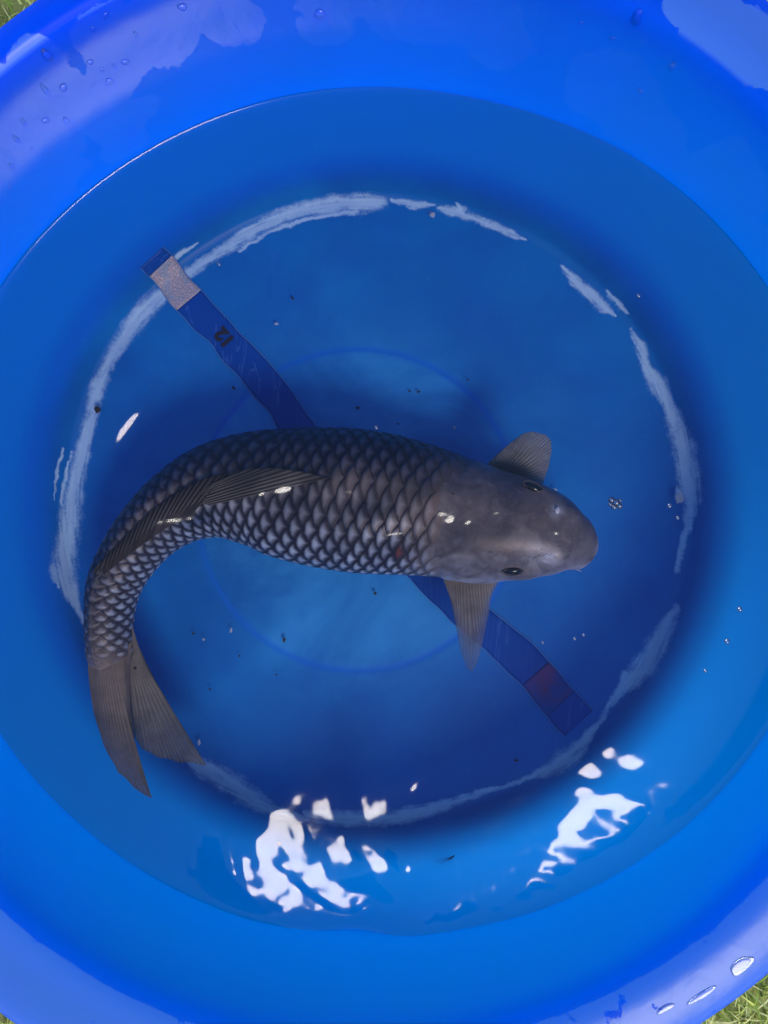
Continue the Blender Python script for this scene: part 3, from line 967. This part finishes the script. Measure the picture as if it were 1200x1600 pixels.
for (nx_, ny_, ang, w) in ((869, 799, 70, 1.0), (858, 868, -15, 1.3)):
    p, s0, t0 = at_head(nx_, ny_)
    no = blob_obj("nostril", p + Vector((0, 0, -0.0010)), (0.0042 * w, 0.0026 * w, 0.0020), M_PALE, (0, 0, math.radians(ang)), koi)
    blob_obj("nostril_opening", (-0.0022 * w, 0.0010, 0.0013), (0.0022, 0.0008, 0.0008), M_DARK, (0, 0, 0.5), no, 12, 8)

def tube(name, pts, radii, mat, parent, nseg=10):
    V = []; F = []
    pts = [Vector(p) for p in pts]
    for i, p in enumerate(pts):
        t = (pts[min(i + 1, len(pts) - 1)] - pts[max(i - 1, 0)]).normalized()
        a = t.orthogonal().normalized(); b = t.cross(a)
        for k in range(nseg):
            an = 2 * math.pi * k / nseg
            V.append(p + (a * math.cos(an) + b * math.sin(an)) * radii[i])
    me = np_mesh(name, [tuple(v) for v in V], grid_faces(len(pts), nseg, wrap_v=True))
    return link(name, me, mat, parent)

# barbels at the corners of the mouth
def barbel(pts, r0):
    n = 12
    q = resample([(a, b, c) for a, b, c in pts], n)
    tube("barbel", [P(*x) for x in q], [r0 * (1 - 0.85 * i / (n - 1)) for i in range(n)], M_PALE, koi, 8)
barbel([(888, 886, .070), (897, 888, .068), (903, 891, .066), (909, 893, .064)], 0.0011)
barbel([(893, 884, .066), (901, 884, .062), (906, 884, .058)], 0.0008)
barbel([(895, 806, .066), (905, 806, .060), (912, 808, .056)], 0.0009)
# upper lip
lp = []
for k in range(25):
    a = -1.15 + 2.3 * k / 24
    lp.append((905 + 23.5 * math.cos(a) - 1.5, 850 + 37 * math.sin(a), 0.078))
tube("lip", [P(*q) for q in lp], [0.0006 + 0.0019 * math.sin(math.pi * k / 24) for k in range(25)], M_PALE, koi, 12)

# ------------------------------------------------------------------ water
PACKETS = []   # filled below: (x, y (photo px), sigma px, slope amplitude, direction deg, wavelength px, phase)
def water_height(X, Y):
    h = np.zeros(X.shape)
    k = PK(Z_WATER)
    px = 600 + X / k; py = 800 - Y / k
    # low general swell
    for (a, lam, ang, ph) in ((0.00030, 0.21, 20, 0.3), (0.00022, 0.14, 100, 1.9), (0.00012, 0.085, 150, 4.0), (0.00007, 0.055, 60, 2.2)):
        an = math.radians(ang); kk = 2 * math.pi / lam
        h += a * np.sin(kk * (X * math.cos(an) + Y * math.sin(an)) + ph)
    for (x, y, sx, sy, rot, sl, ang, lam, ph) in PACKETS:
        an = math.radians(ang); r = math.radians(rot)
        u = (px - x) * math.cos(r) + (py - y) * math.sin(r); v = -(px - x) * math.sin(r) + (py - y) * math.cos(r)
        env = np.exp(-(u / sx) ** 2 - (v / sy) ** 2)
        kk = 2 * math.pi / lam
        w = 6.0 * np.sin(px / 37.0 + ph) + 5.0 * np.sin(py / 29.0 + 2 * ph)
        h += sl * (lam * k) / (2 * math.pi) * env * np.sin(kk * ((px - x) * math.cos(an) + (py - y) * math.sin(an) + w) + ph)
    return h

GLARE = [  # outlines, in photo pixels, of the places where the rippled surface tips towards the sun
 [(425,1262),(440,1258),(458,1270),(478,1300),(466,1322),(478,1348),(500,1365),(522,1388),(545,1402),(572,1403),(586,1416),(578,1430),(543,1442),(505,1432),(470,1420),(430,1408),(392,1392),(382,1350),(380,1332),(388,1330),(398,1352),(412,1356),(405,1322),(402,1300),(428,1292)],
 [(478,1288),(496,1296),(520,1314),(532,1312),(548,1342),(556,1352),(534,1344),(508,1322),(484,1306)],
 [(552,1326),(575,1330),(598,1350),(612,1369),(584,1364),(572,1345)],
 [(357,1298),(363,1304),(371,1336),(373,1362),(367,1356),(362,1326)],
 [(630,1362),(638,1358),(646,1362),(640,1367)], [(706,1432),(711,1420),(724,1434)], [(662,1440),(680,1437),(674,1442)],
 [(905,1228),(918,1228),(926,1244),(948,1244),(964,1240),(975,1250),(990,1252),(1006,1262),(1016,1266),(1004,1286),(990,1302),(984,1300),(992,1286),(968,1280),(960,1266),(944,1262),(922,1262),(924,1276),(910,1292),(900,1300),(915,1318),(945,1310),(968,1312),(930,1336),(898,1356),(880,1370),(878,1352),(872,1336),(858,1332),(862,1318),(874,1306),(878,1282),(892,1266),(903,1258),(897,1240)],
 [(902,1205),(922,1188),(936,1210),(922,1218)], [(968,1186),(982,1178),(992,1188),(1004,1192),(990,1203),(976,1198)], [(943,1176),(952,1165),(956,1178),(949,1186)],
 [(834,1362),(854,1356),(853,1362)], [(824,1392),(831,1378),(841,1386)], [(1022,1222),(1030,1226),(1026,1229)],
 [(456,1229),(470,1234),(492,1248),(510,1262),(526,1288),(518,1280),(500,1262),(486,1246)],
 [(562,1238),(567,1250),(580,1264),(612,1276),(584,1272),(564,1256)], [(654,1218),(650,1232),(640,1240),(648,1228)],
 [(178,700),(188,674),(206,652),(222,640),(210,656),(194,676)],
 [(426,768),(440,762),(456,761),(456,767),(440,770)], [(402,771),(414,769),(416,773),(404,775)],
 [(240,815),(262,812),(284,811),(306,808),(308,811),(284,814),(262,815),(242,818)],
 [(697,812),(704,808),(710,812),(708,817),(699,817)], [(724,815),(737,816),(730,821)],
 [(676,797),(690,801),(712,809),(690,804)], [(528,762),(545,768),(566,773),(545,771)], [(866,832),(871,830),(872,836),(867,837)],
 [(498,771),(503,770),(501,774)], [(596,838),(610,832),(635,834),(612,835)], [(770,802),(788,800),(780,804)],
]
HOLES = [[(424,1322),(440,1318),(462,1332),(462,1344),(446,1346),(430,1338)],
 [(424,1346),(436,1344),(470,1368),(496,1398),(524,1428),(508,1428),(476,1402),(448,1374)],
 [(396,1360),(412,1364),(428,1386),(406,1386)], [(452,1296),(464,1302),(466,1318),(454,1310)], [(540,1412),(560,1408),(572,1418),(552,1428)]]

def glare_relief():
    """ripple height field whose slopes tip towards the sun inside the GLARE outlines and nowhere else"""
    st = 2.0
    gx = np.arange(60, 1140, st); gy = np.arange(560, 1520, st)
    PX, PY = np.meshgrid(gx, gy, indexing='ij')
    k = PK(Z_WATER)
    X = (PX - 600) * k; Y = -(PY - 800) * k
    d = np.stack([X, Y, np.full(X.shape, -(H_CAM - Z_WATER))], -1); d /= np.linalg.norm(d, axis=-1, keepdims=True)
    n = np.array(SUN)[None, None] - d
    T = -n[..., :2] / n[..., 2:3]          # wanted gradient (world x, world y)
    wx = np.array([[n3(a / 11, b / 11, 5) for b in gy] for a in gx]) * 5
    wy = np.array([[n3(a / 11, b / 11, 8) for b in gy] for a in gx]) * 5
    M = np.zeros(X.shape, bool)
    for poly in GLARE + HOLES:
        xs = [p[0] for p in poly]; ys = [p[1] for p in poly]
        big = (max(xs) - min(xs)) > 60 and (max(ys) - min(ys)) > 60
        qx = PX + (wx if big else 0); qy = PY + (wy if big else 0)
        ins = np.zeros(X.shape, bool)
        for (x0, y0), (x1, y1) in zip(poly, poly[1:] + poly[:1]):
            if y0 == y1: continue
            c = ((y0 > qy) != (y1 > qy)) & (qx < (x1 - x0) * (qy - y0) / (y1 - y0) + x0)
            ins ^= c
        if poly in HOLES: M &= ~ins
        else: M |= ins
    RHO = math.tan(math.radians(10.0 / 2)) * 1.03
    hx = st * k
    nxn, nyn = X.shape
    fx = np.fft.fftfreq(nxn, hx) * 2 * np.pi; fy = np.fft.fftfreq(nyn, hx) * 2 * np.pi
    FX, FY = np.meshgrid(fx, -fy, indexing='ij')
    K2 = FX ** 2 + FY ** 2; K2[0, 0] = 1
    G = np.zeros(X.shape + (2,))
    low = np.exp(-(K2 * (1.1 * hx) ** 2) / 2)
    hp = K2 / (K2 + (2 * math.pi / 0.75) ** 2)
    H = np.zeros(X.shape)
    D = G - T
    for it in range(420):
        r = np.linalg.norm(D, axis=-1) + 1e-9
        tgt = G.copy()
        want = T + D / r[..., None] * np.minimum(r, RHO * 0.5)[..., None]
        tgt[M] = want[M] + (want[M] - G[M]) * 0.9
        bad = (~M) & (r < RHO * 1.25)
        out = T + D / r[..., None] * (RHO * 1.25)
        tgt[bad] = out[bad] + (out[bad] - G[bad]) * 0.5
        calm = (~M) & ~bad
        tgt[calm] *= 0.995
        A = np.fft.fft2(tgt[..., 0]); B = np.fft.fft2(tgt[..., 1])
        Hh = (-1j * FX * A - 1j * FY * B) / K2
        Hh[0, 0] = 0
        Hh = Hh * low * hp
        H = np.real(np.fft.ifft2(Hh))
        G = np.stack([np.real(np.fft.ifft2(1j * FX * Hh)), np.real(np.fft.ifft2(1j * FY * Hh))], -1)
        D = G - T
    r = np.linalg.norm(G - T, axis=-1)
    hit = r < RHO
    print("glare", M.sum(), hit.sum(), (hit & M).sum(), "h range", H.min(), H.max())
    win = np.minimum.reduce([sstep(PX, 60, 110), sstep(-PX, -1140, -1090), sstep(PY, 560, 600), np.ones(PX.shape)])
    return gx, gy, H * win

def bilinear(gx, gy, H, x, y):
    i = (x - gx[0]) / (gx[1] - gx[0]); j = (y - gy[0]) / (gy[1] - gy[0])
    ok = (i >= 1) & (j >= 1) & (i < len(gx) - 3) & (j < len(gy) - 3)
    i = np.clip(i, 1, len(gx) - 3.001); j = np.clip(j, 1, len(gy) - 3.001)
    a = i.astype(int); b = j.astype(int); u = i - a; v = j - b
    def w(t):
        return [(-t**3+2*t**2-t)/2, (3*t**3-5*t**2+2)/2, (-3*t**3+4*t**2+t)/2, (t**3-t**2)/2]
    wu, wv = w(u), w(v)
    out = 0
    for p in range(4):
        for q in range(4):
            out = out + wu[p] * wv[q] * H[a - 1 + p, b - 1 + q]
    return out * ok

def build_water():
    w = ring_world(Z_WATER, 600, 799, 700, 661)
    nr, na = 400, 1500
    t = np.linspace(0, 1, nr)
    t = np.where(t < 0.9, t / 0.9 * 0.975, 0.975 + (t - 0.9) / 0.1 * 0.025)
    th = np.linspace(0, 2 * np.pi, na, endpoint=False)
    R, T = np.meshgrid(t, th, indexing='ij')
    ex = 0.0018
    X = w[0] + (w[2] + ex) * R * np.cos(T); Y = w[1] + (w[3] + ex) * R * np.sin(T)
    gx, gy, HG = glare_relief()
    kw = PK(Z_WATER)
    fine = np.zeros(X.shape)
    qx = 600 + X / kw; qy = 800 - Y / kw
    for (lam, an, a, ph) in ((27, 148, .030, .2), (41, 121, .028, 1.4), (19, 163, .014, 2.9), (53, 40, .024, 4.4), (34, 95, .020, 5.1)):
        an = math.radians(an)
        wv = 7 * np.sin(qx / 31.0 + ph) + 6 * np.sin(qy / 23.0 + 2 * ph) + 3.0 * np.sin((qx + qy) / 17.0 + ph)
        fine += a * lam * kw / (2 * np.pi) * np.sin(2 * np.pi / lam * (qx * math.cos(an) + qy * math.sin(an) + wv) + ph)
    fine *= sstep(qy, 1190, 1260) * 0.85 + 0.06
    Zw = Z_WATER + fine * sstep(1 - R, 0.0, 0.05) + 0.35 * water_height(X, Y) + bilinear(gx, gy, HG, 600 + X / kw, 800 - Y / kw)
    de = (1 - R) * w[2]
    Zw += 0.0022 * np.exp(-np.maximum(de - ex, 0) / 0.0028)
    # meniscus where the back of the fish breaks the surface
    ys = np.linspace(s_at(9), s_at(19), 240)
    tt = np.linspace(-0.6, 0.6, 41)
    SS, TT = np.meshgrid(ys, tt, indexing='ij')
    bp = surf(SS, TT)
    br = bp[..., 2] > Z_WATER - 0.0012
    pts = bp[br]
    if len(pts):
        k = PK(Z_WATER)
        cell = 0.004
        near = (X > pts[:, 0].min() - .03) & (X < pts[:, 0].max() + .03) & (Y > pts[:, 1].min() - .03) & (Y < pts[:, 1].max() + .03)
        xi, yi = X[near], Y[near]
        pp = pts[::5]
        dmin = np.full(xi.shape, 9.0)
        for a in range(0, len(pp), 200):
            q = pp[a:a + 200]
            dmin = np.minimum(dmin, np.min((xi[:, None] - q[None, :, 0]) ** 2 + (yi[:, None] - q[None, :, 1]) ** 2, 1))
        Zw[near] += 0.0004 * np.exp(-np.sqrt(dmin) / 0.0045)
    me = np_mesh("water", np.stack([X, Y, Zw], -1).reshape(-1, 3), grid_faces(nr, na, wrap_v=True))
    o = link("water", me, M_WATER)
    tag(o, kind='structure')
    return o
build_water()

# ------------------------------------------------------------------ measuring tape on the floor
def build_tape():
    root = empty("floor_tape", P(560, 765, 0.0))
    tag(root, 'blue measuring tape strip stuck across the bowl floor under the koi', 'tape')
    off = Vector(root.location)
    # centreline and width in photo px
    A = np.array([(237, 403, 50), (262, 430, 50), (300, 476, 50), (350, 527, 49), (385, 566, 47), (420, 605, 47), (452, 650, 50), (480, 690, 52), (520, 735, 52), (560, 780, 52), (610, 840, 52), (660, 890, 52), (710, 940, 52), (760, 985, 58), (800, 1015, 56), (830, 1045, 58), (868, 1090, 60), (905, 1130, 62)], float)
    d = np.concatenate([[0], np.cumsum(np.hypot(*np.diff(A[:, :2], axis=0).T))])
    n = 260
    t = np.linspace(0, d[-1], n)
    C = np.stack([np.interp(t, d, A[:, j]) for j in range(3)], -1)
    for _ in range(6):
        C[1:-1] = (C[:-2] + 2 * C[1:-1] + C[2:]) / 4
    tg = np.gradient(C[:, :2], axis=0); tg /= np.linalg.norm(tg, axis=1)[:, None]
    nrm = np.stack([tg[:, 1], -tg[:, 0]], -1)
    wob = np.array([n3(x / 42, 0.5) * 3.6 for x in t]); wob2 = np.array([n3(x / 36, 7.5) * 5.0 for x in t])
    def floor_z(x, y):
        r = math.hypot(x - 590, y - 790)
        zs = [(0, 0), (478, 0), (490, .003), (502, .010), (520, .022), (566, .05)]
        for (a, za), (b, zb) in zip(zs[:-1], zs[1:]):
            if r <= b:
                return za + (zb - za) * (r - a) / (b - a)
        return 0.05
    def strip(name, i0, i1, lo, hi, mat, h, m=9):
        V = []
        for i in range(i0, i1):
            for j in range(m):
                f = lo + (hi - lo) * j / (m - 1)
                e = C[i, 2] / 2 * f + (wob[i] * max(f, 0) + wob2[i] * max(-f, 0))
                x = C[i, 0] + nrm[i, 0] * e; y = C[i, 1] + nrm[i, 1] * e
                z = floor_z(x, y) + h + 0.0022 * min(1, max(0, (math.hypot(x - 590, y - 790) - 465) / 25)) + 0.0003 * n3(x / 14, y / 14, 2)
                p = P(x, y, z)
                V.append((p[0] - off.x, p[1] - off.y, p[2] - off.z))
        me = np_mesh(name, V, grid_faces(i1 - i0, m))
        o = link(name, me, mat, root)
        sol = o.modifiers.new("thickness", 'SOLIDIFY'); sol.thickness = 0.0006; sol.offset = -1
        return o
    g = NT("tape_blue")
    co = g.n("ShaderNodeTexCoord").outputs['Object']
    mp = g.n("ShaderNodeMapping"); mp.inputs['Rotation'].default_value = (0, 0, math.radians(48)); mp.inputs['Scale'].default_value = (1, 0.16, 1)
    g.t.links.new(co, mp.inputs[0])
    cr = g.ss(g.noise(55, 3, mp.outputs[0], 0.5, 1.2), 0.50, 0.512)
    cr2 = g.ss(g.noise(55, 3, mp.outputs[0], 0.5, 1.2), 0.535, 0.512)
    line = g.m('MULTIPLY', cr, cr2)
    c = g.mix(g.noise(14, 3, co), (0.002, 0.055, 0.34), (0.003, 0.085, 0.42))
    c = g.mix(g.m('MULTIPLY', line, 0.30), c, (0.12, 0.30, 0.70))
    tpp = g.n('ShaderNodeBsdfTransparent')
    blue = g.surf(g.mixs(g.m('MULTIPLY', g.noise(20, 3, co), 0.35), g.pbsdf(Base_Color=c, Roughness=0.35, IOR=1.2).outputs[0], tpp.outputs[0]))
    g = NT("tape_silver")
    a = g.noise(700, 2); b = g.noise(60, 3)
    c = g.mix(g.ss(a, 0.35, 0.65), (0.22, 0.24, 0.30), (0.48, 0.42, 0.44))
    c = g.mix(g.m('MULTIPLY', g.ss(b, 0.5, 0.6), 0.35), c, (0.10, 0.30, 0.46))
    silver = g.surf(g.pbsdf(Base_Color=c, Roughness=0.5, IOR=1.2).outputs[0])
    g = NT("tape_red")
    c = g.mix(g.ss(g.noise(40, 4), 0.4, 0.65), (0.02, 0.06, 0.28), (0.13, 0.045, 0.17))  # red is partly a reflection, painted into the tape colour
    red = g.surf(g.pbsdf(Base_Color=c, Roughness=0.5, IOR=1.2).outputs[0])
    edge = mat_simple("tape_edge", (0.06, 0.20, 0.52), 0.4)
    def idx(x): return int(np.argmin(np.abs(C[:, 0] - x)))
    strip("tape_band", 0, idx(252), -1, 1, blue, 0.0010)
    strip("silver_band", idx(252) - 1, idx(296), -1, 1, silver, 0.0013).__setitem__('label', 'worn silvery grey section of the tape')
    strip("tape_band", idx(296) - 1, idx(838), -1, 1, blue, 0.0010)
    strip("red_band", idx(838) - 1, idx(880), -1, 1, red, 0.0013).__setitem__('label', 'dull red section of the tape, partly painted reflection')
    strip("tape_band", idx(880) - 1, n, -1, 1, blue, 0.0010)
    strip("tape_edge", 0, n, 0.975, 1.02, edge, 0.0017, 3)
    strip("tape_edge", 0, n, -1.02, -0.975, edge, 0.0017, 3)
    # printed number, upside down towards the viewer
    cu = bpy.data.curves.new("number", 'FONT')
    cu.body = "12"; cu.size = 0.019; cu.align_x = 'CENTER'; cu.align_y = 'CENTER'
    cu.extrude = 0.00015; cu.offset = 0.0011
    ob = bpy.data.objects.new("number", cu)
    COL.objects.link(ob)
    bpy.context.view_layer.update()
    dg = bpy.context.evaluated_depsgraph_get()
    me = bpy.data.meshes.new_from_object(ob.evaluated_get(dg))
    bpy.data.objects.remove(ob)
    ob = link("number", me, None, root)
    me.materials.clear(); me.materials.append(mat_simple("tape_print", (0.004, 0.004, 0.02), 0.6))
    p = P(351, 527, 0.0020)
    ob.location = (p[0] - off.x, p[1] - off.y, p[2] - off.z)
    # text direction is up-left in the photo
    ob.rotation_euler = (0, 0, math.atan2(1.15, -1.0))
build_tape()

# ------------------------------------------------------------------ droplets, bubbles, debris
def wall_point(px, py):
    """height and normal of the dry inner wall seen at a photo pixel"""
    best = None
    zk = [r[0] for r in RINGS]
    for i in range(400):
        z = 0.137 + (0.212 - 0.137) * i / 399
        c = [np.interp(z, zk, KEY[:, j]) for j in range(4)]
        x, y, _ = P(px, py, z)
        e = math.hypot((x - c[0]) / c[2], (y - c[1]) / c[3]) - 1
        if best is None or abs(e) < best[0]:
            best = (abs(e), z, x, y, c)
    _, z, x, y, c = best
    c2 = [np.interp(z + 0.004, zk, KEY[:, j]) for j in range(4)]
    sl = math.atan2(0.004, (c2[2] - c[2]) + 1e-6)
    rx, ry = -(x - c[0]) / c[2] ** 2, -(y - c[1]) / c[3] ** 2
    l = math.hypot(rx, ry); rx /= l; ry /= l
    n = Vector((rx * math.sin(sl), ry * math.sin(sl), math.cos(sl)))
    return Vector((x, y, z)), n

def dome_mesh(name, seed, k=1.0):
    bm = bmesh.new()
    bmesh.ops.create_uvsphere(bm, u_segments=20, v_segments=12, radius=1.0)
    for v in bm.verts:
        a = math.atan2(v.co.y, v.co.x)
        f = 1 + 0.14 * math.sin(2 * a + seed) + 0.07 * math.sin(3 * a + 2 * seed)
        v.co.x *= f; v.co.y *= f * k; v.co.z *= 0.42
    me = bpy.data.meshes.new(name); bm.to_mesh(me); bm.free()
    me.polygons.foreach_set('use_smooth', np.full(len(me.polygons), True))
    me.materials.append(M_DROP)
    return me
DOMES = [dome_mesh("water_droplet", s, k) for s, k in ((0.3, 1.0), (1.7, 1.3), (3.1, 0.8), (4.4, 1.6))]
DROPS = [ # x, y, radius px, label
 (165, 24, 5, 'bright clear water droplet nearest the top rim on the dry wall'),
 (146, 46, 4, 'small glinting droplet just below the droplet nearest the rim'),
 (196, 97, 6, 'brightest glinting droplet cluster piece on the upper left wall'),
 (179, 104, 3, 'tiny droplet left beside the brightest glinting droplet'),
 (160, 109, 3, 'tiny round droplet farther left of the brightest droplet'),
 (172, 129, 6, 'dark rimmed round droplet below the brightest glinting droplet'),
 (141, 97, 5, 'oval droplet on the long dry streak of the wall'),
 (75, 88, 8, 'largest flat round droplet on the upper left wall'),
 (99, 137, 6, 'smeared droplet in the middle of the left wall'),
 (72, 142, 5, 'forked droplet trail left of the smeared droplet'),
 (72, 188, 6, 'round droplet with dark rim low on the left wall'),
 (106, 191, 5, 'round droplet with bright point right of the dark rimmed one'),
 (38, 192, 4, 'long thin running droplet on the left wall'),
 (28, 220, 4, 'small droplet under the long running one'),
 (51, 233, 3, 'tiny droplet right of and below the running one'),
 (20, 261, 4, 'shining droplet near the left photo edge'),
 (16, 293, 3, 'faint droplet lowest at the left photo edge'),
 (208, 207, 3, 'lone small droplet above the waterline on the wet patch'),
 (285, 11, 7, 'shining droplet right of the upper left patch by the top'),
 (212, 54, 3, 'tiny droplet between the rim droplet and the top right one'),
 (283, 75, 3, 'tiny lone droplet below the shining top droplet'),
 (500, 24, 8, 'pear shaped droplet near the top centre of the wall'),
 (340, 172, 3, 'tiny pale droplet just above the waterline left of centre'),
 (994, 29, 9, 'biggest blue droplet on the upper right wall'),
 (956, 60, 4, 'small droplet below and left of the biggest right one'),
 (908, 36, 3, 'tiny bright droplet left of the biggest right one'),
 (1000, 142, 5, 'round droplet lower on the upper right wall'),
 (1050, 104, 4, 'cluster droplet on the right wall'),
 (852, 78, 3, 'faint tiny droplet on the top right wall'),
]
for i, (x, y, r, lab) in enumerate(DROPS):
    p, n = wall_point(x, y)
    me = DOMES[i % 4]
    o = link("water_droplet", me)
    rr = r * (H_CAM - p.z) / F_PX
    if 'running' in lab or 'trail' in lab:
        o.scale = (rr * 0.7, rr * 2.2, rr * 0.8)
    else:
        o.scale = (rr, rr, rr)
    q = n.to_track_quat('Z', 'Y')
    o.rotation_euler = q.to_euler()
    o.location = p
    tag(o, lab, 'droplet', 'water droplets on the inner wall')

# wet beads on the lip, lower right and left
BEADS = [(1040, 1576, 14, 5, 30, 'long water bead on the lower right lip'), (1098, 1556, 26, 8, 35, 'broad water bead in the middle of the lower right lip'),
         (1160, 1510, 24, 7, 40, 'upper long water bead on the lower right lip'), (24, 1538, 14, 4, -38, 'thin water bead on the lower left lip')]
top = None
prof, nz = profile()
i_top = 12 + 26 + 10 + 26 + nz
tp = prof[i_top - 1]
def lip_point(px, py):
    lips = prof[i_top:i_top + 12]
    best = None
    for j in range(len(lips) - 1):
        for f in np.linspace(0, 1, 12):
            c = lips[j] * (1 - f) + lips[j + 1] * f
            x, y, _ = P(px, py, c[4])
            e = abs(math.hypot((x - c[0]) / c[2], (y - c[1]) / c[3]) - 1)
            if best is None or e < best[0]:
                sl = lips[j + 1] - lips[j]
                best = (e, x, y, c[4], sl)
    _, x, y, z, sl = best
    r = Vector((x, y, 0)).normalized()
    n = Vector((r.x * -sl[4], r.y * -sl[4], sl[2])).normalized()
    return Vector((x, y, z)), n
for i, (x, y, a, b, ang, lab) in enumerate(BEADS):
    p, n = lip_point(x, y)
    o = link("water_bead", DOMES[(i + 1) % 4])
    k = (H_CAM - p.z) / F_PX
    from mathutils import Matrix
    Zv = n; Xv = Vector((math.cos(math.radians(ang)), math.sin(math.radians(ang)), 0)); Xv = (Xv - Zv * Xv.dot(Zv)).normalized(); Yv = Zv.cross(Xv)
    mt = Matrix((Xv, Yv, Zv)).transposed().to_4x4()
    o.rotation_euler = mt.to_euler(); o.location = p
    o.scale = (a * k, b * k, b * k * 0.5)
    tag(o, lab, 'droplet', 'water beads on the bowl lip')

# bubbles floating on the water
def bubble_mesh():
    bm = bmesh.new()
    bmesh.ops.create_uvsphere(bm, u_segments=20, v_segments=12, radius=1.0)
    me = bpy.data.meshes.new("bubble"); bm.to_mesh(me); bm.free()
    me.polygons.foreach_set('use_smooth', np.full(len(me.polygons), True))
    me.materials.append(mat_bubble())
    return me
BUB = bubble_mesh()
foam = empty("bubble_cluster", P(960, 786, Z_WATER)); tag(foam, 'small cluster of shiny bubbles floating right of the koi snout', 'bubbles')
for (dx, dy, r) in ((-5, -5, 4.5), (2, -1, 5.5), (7, 4, 5.0), (-1, 6, 4.0), (-7, 2, 3.0), (9, -4, 2.5)):
    o = link("bubble", BUB, None, foam); k = PK(Z_WATER); o.location = (dx * k, -dy * k, 0.0005); o.scale = (r * k,) * 3
SINGLE = [(1046, 790, 3.5, 'single bubble right of the bubble cluster'), (1059, 809, 3, 'tiny bubble close to the white scuffed ring at right'),
          (898, 998, 2.5, 'tiny bubble at the tape below the snout'), (912, 992, 2, 'very small bubble right of the tiny one by the tape'), (848, 1004, 2, 'faint bubble left of the tiny one by the tape'),
          (1156, 952, 4, 'pale bubble over the lower right wall'), (1136, 1002, 4, 'pale bubble below the one over the lower right wall'), (1102, 1048, 3, 'small bubble over the bright lower right wall'),
          (342, 413, 3, 'small bubble under the top left of the scuffed ring'), (436, 1318, 3, 'bubble beside the large white reflection'), (588, 668, 3, 'bubble touching the back of the koi'),
          (998, 462, 3, 'lone bubble near the upper right ring'), (268, 1405, 3, 'faint bubble near the lower left waterline')]
for (x, y, r, lab) in SINGLE:
    o = link("bubble", BUB); o.location = P(x, y, Z_WATER); k = PK(Z_WATER); o.scale = (r * k, r * k, r * k * 0.7)
    tag(o, lab, 'bubble', 'single bubbles on the water')

# specks of debris: irregular flattened grains
def grain_mesh(seed, mat, name):
    bm = bmesh.new()
    bmesh.ops.create_icosphere(bm, subdivisions=2, radius=1.0)
    for v in bm.verts:
        f = 1 + 0.5 * n3(v.co.x * 1.6 + seed, v.co.y * 1.6, v.co.z * 1.6)
        v.co *= f; v.co.z *= 0.5
    me = bpy.data.meshes.new(name); bm.to_mesh(me); bm.free()
    me.materials.append(mat)
    return me
GR = [grain_mesh(s, M_SPECK, "debris_speck") for s in (1.0, 5.0, 9.0)]
FL = [grain_mesh(s, M_FLAKE, "pale_flake") for s in (2.0, 6.0)]
SPECKS = [(152, 640, 5, 5, 0, 'round dark speck on the scuffed ring at left'), (697, 1347, 15, 4, -35, 'long dark sliver near the bottom of the water'),
 (444, 1000, 2.2, 4, 10, 'black speck on the floor inside the mould ring'), (586, 927, 2.4, 2.4, 0, 'black speck just below the koi belly'), (559, 637, 2.6, 2.6, 0, 'black speck above the koi back'),
 (640, 611, 2, 1.5, 0, 'first of two close specks above the koi'), (654, 612, 2.6, 1.6, -30, 'second and larger of two close specks above the koi'), (731, 593, 1.6, 1.6, 0, 'tiny speck above the koi shoulder'),
 (457, 466, 3, 1.6, 50, 'short dark sliver in the upper water'), (365, 606, 3.6, 1.6, 40, 'thin speck beside the tape'), (622, 662, 1.6, 1.6, 0, 'minute speck close above the koi back'),
 (211, 1044, 2.6, 2.6, 0, 'dark dot on the koi tail fin'), (374, 1025, 1.6, 1.6, 0, 'minute speck left of the mould ring'), (432, 1054, 1.6, 1.4, 0, 'minute speck below the mould ring'),
 (328, 1077, 2, 1.5, 30, 'small speck right of the tail fin'), (302, 990, 3.2, 1.4, -30, 'dark fibre right of the tail root'), (807, 1188, 3.5, 2, 0, 'dark smudge speck near the lower right ring')]
for i, (x, y, a, b, ang, lab) in enumerate(SPECKS):
    z = 0.0045
    if i == 0: z = 0.008
    if i == 1: z = 0.052
    if i == 11: z = 0.093
    o = link("debris_speck", GR[i % 3]); o.location = P(x, y, z); k = PK(z)
    o.scale = (a * k, b * k, min(a, b) * k * 0.8); o.rotation_euler = (0, 0, -math.radians(ang))
    tag(o, lab, 'debris', 'dark specks in the bowl')
FLAKES = [(432, 506, 3, 2, 0, 'pale pinkish flake in the upper water'), (676, 335, 4, 4, 0, 'pale round flake beside the ring at the top'), (361, 985, 1.6, 4, 10, 'pale sliver left inside the mould ring'),
 (318, 999, 2, 2, 0, 'tiny pale flake by the pale sliver'), (311, 1160, 2, 5, 5, 'bright pale sliver by the tail fin tip'), (710, 668, 2, 3, 0, 'faint pale flake above the koi shoulder'),
 (1062, 778, 6, 9, 0, 'pale oval flake by the ring at right'), (868, 765, 3, 2, 30, 'faint reddish flake by the far eye')]
for i, (x, y, a, b, ang, lab) in enumerate(FLAKES):
    z = 0.006 if i not in (6,) else 0.010
    o = link("pale_flake", FL[i % 2]); o.location = P(x, y, z); k = PK(z)
    o.scale = (a * k, b * k, min(a, b) * k * 0.4); o.rotation_euler = (0, 0, -math.radians(ang))
    tag(o, lab, 'debris', 'pale flakes in the water')
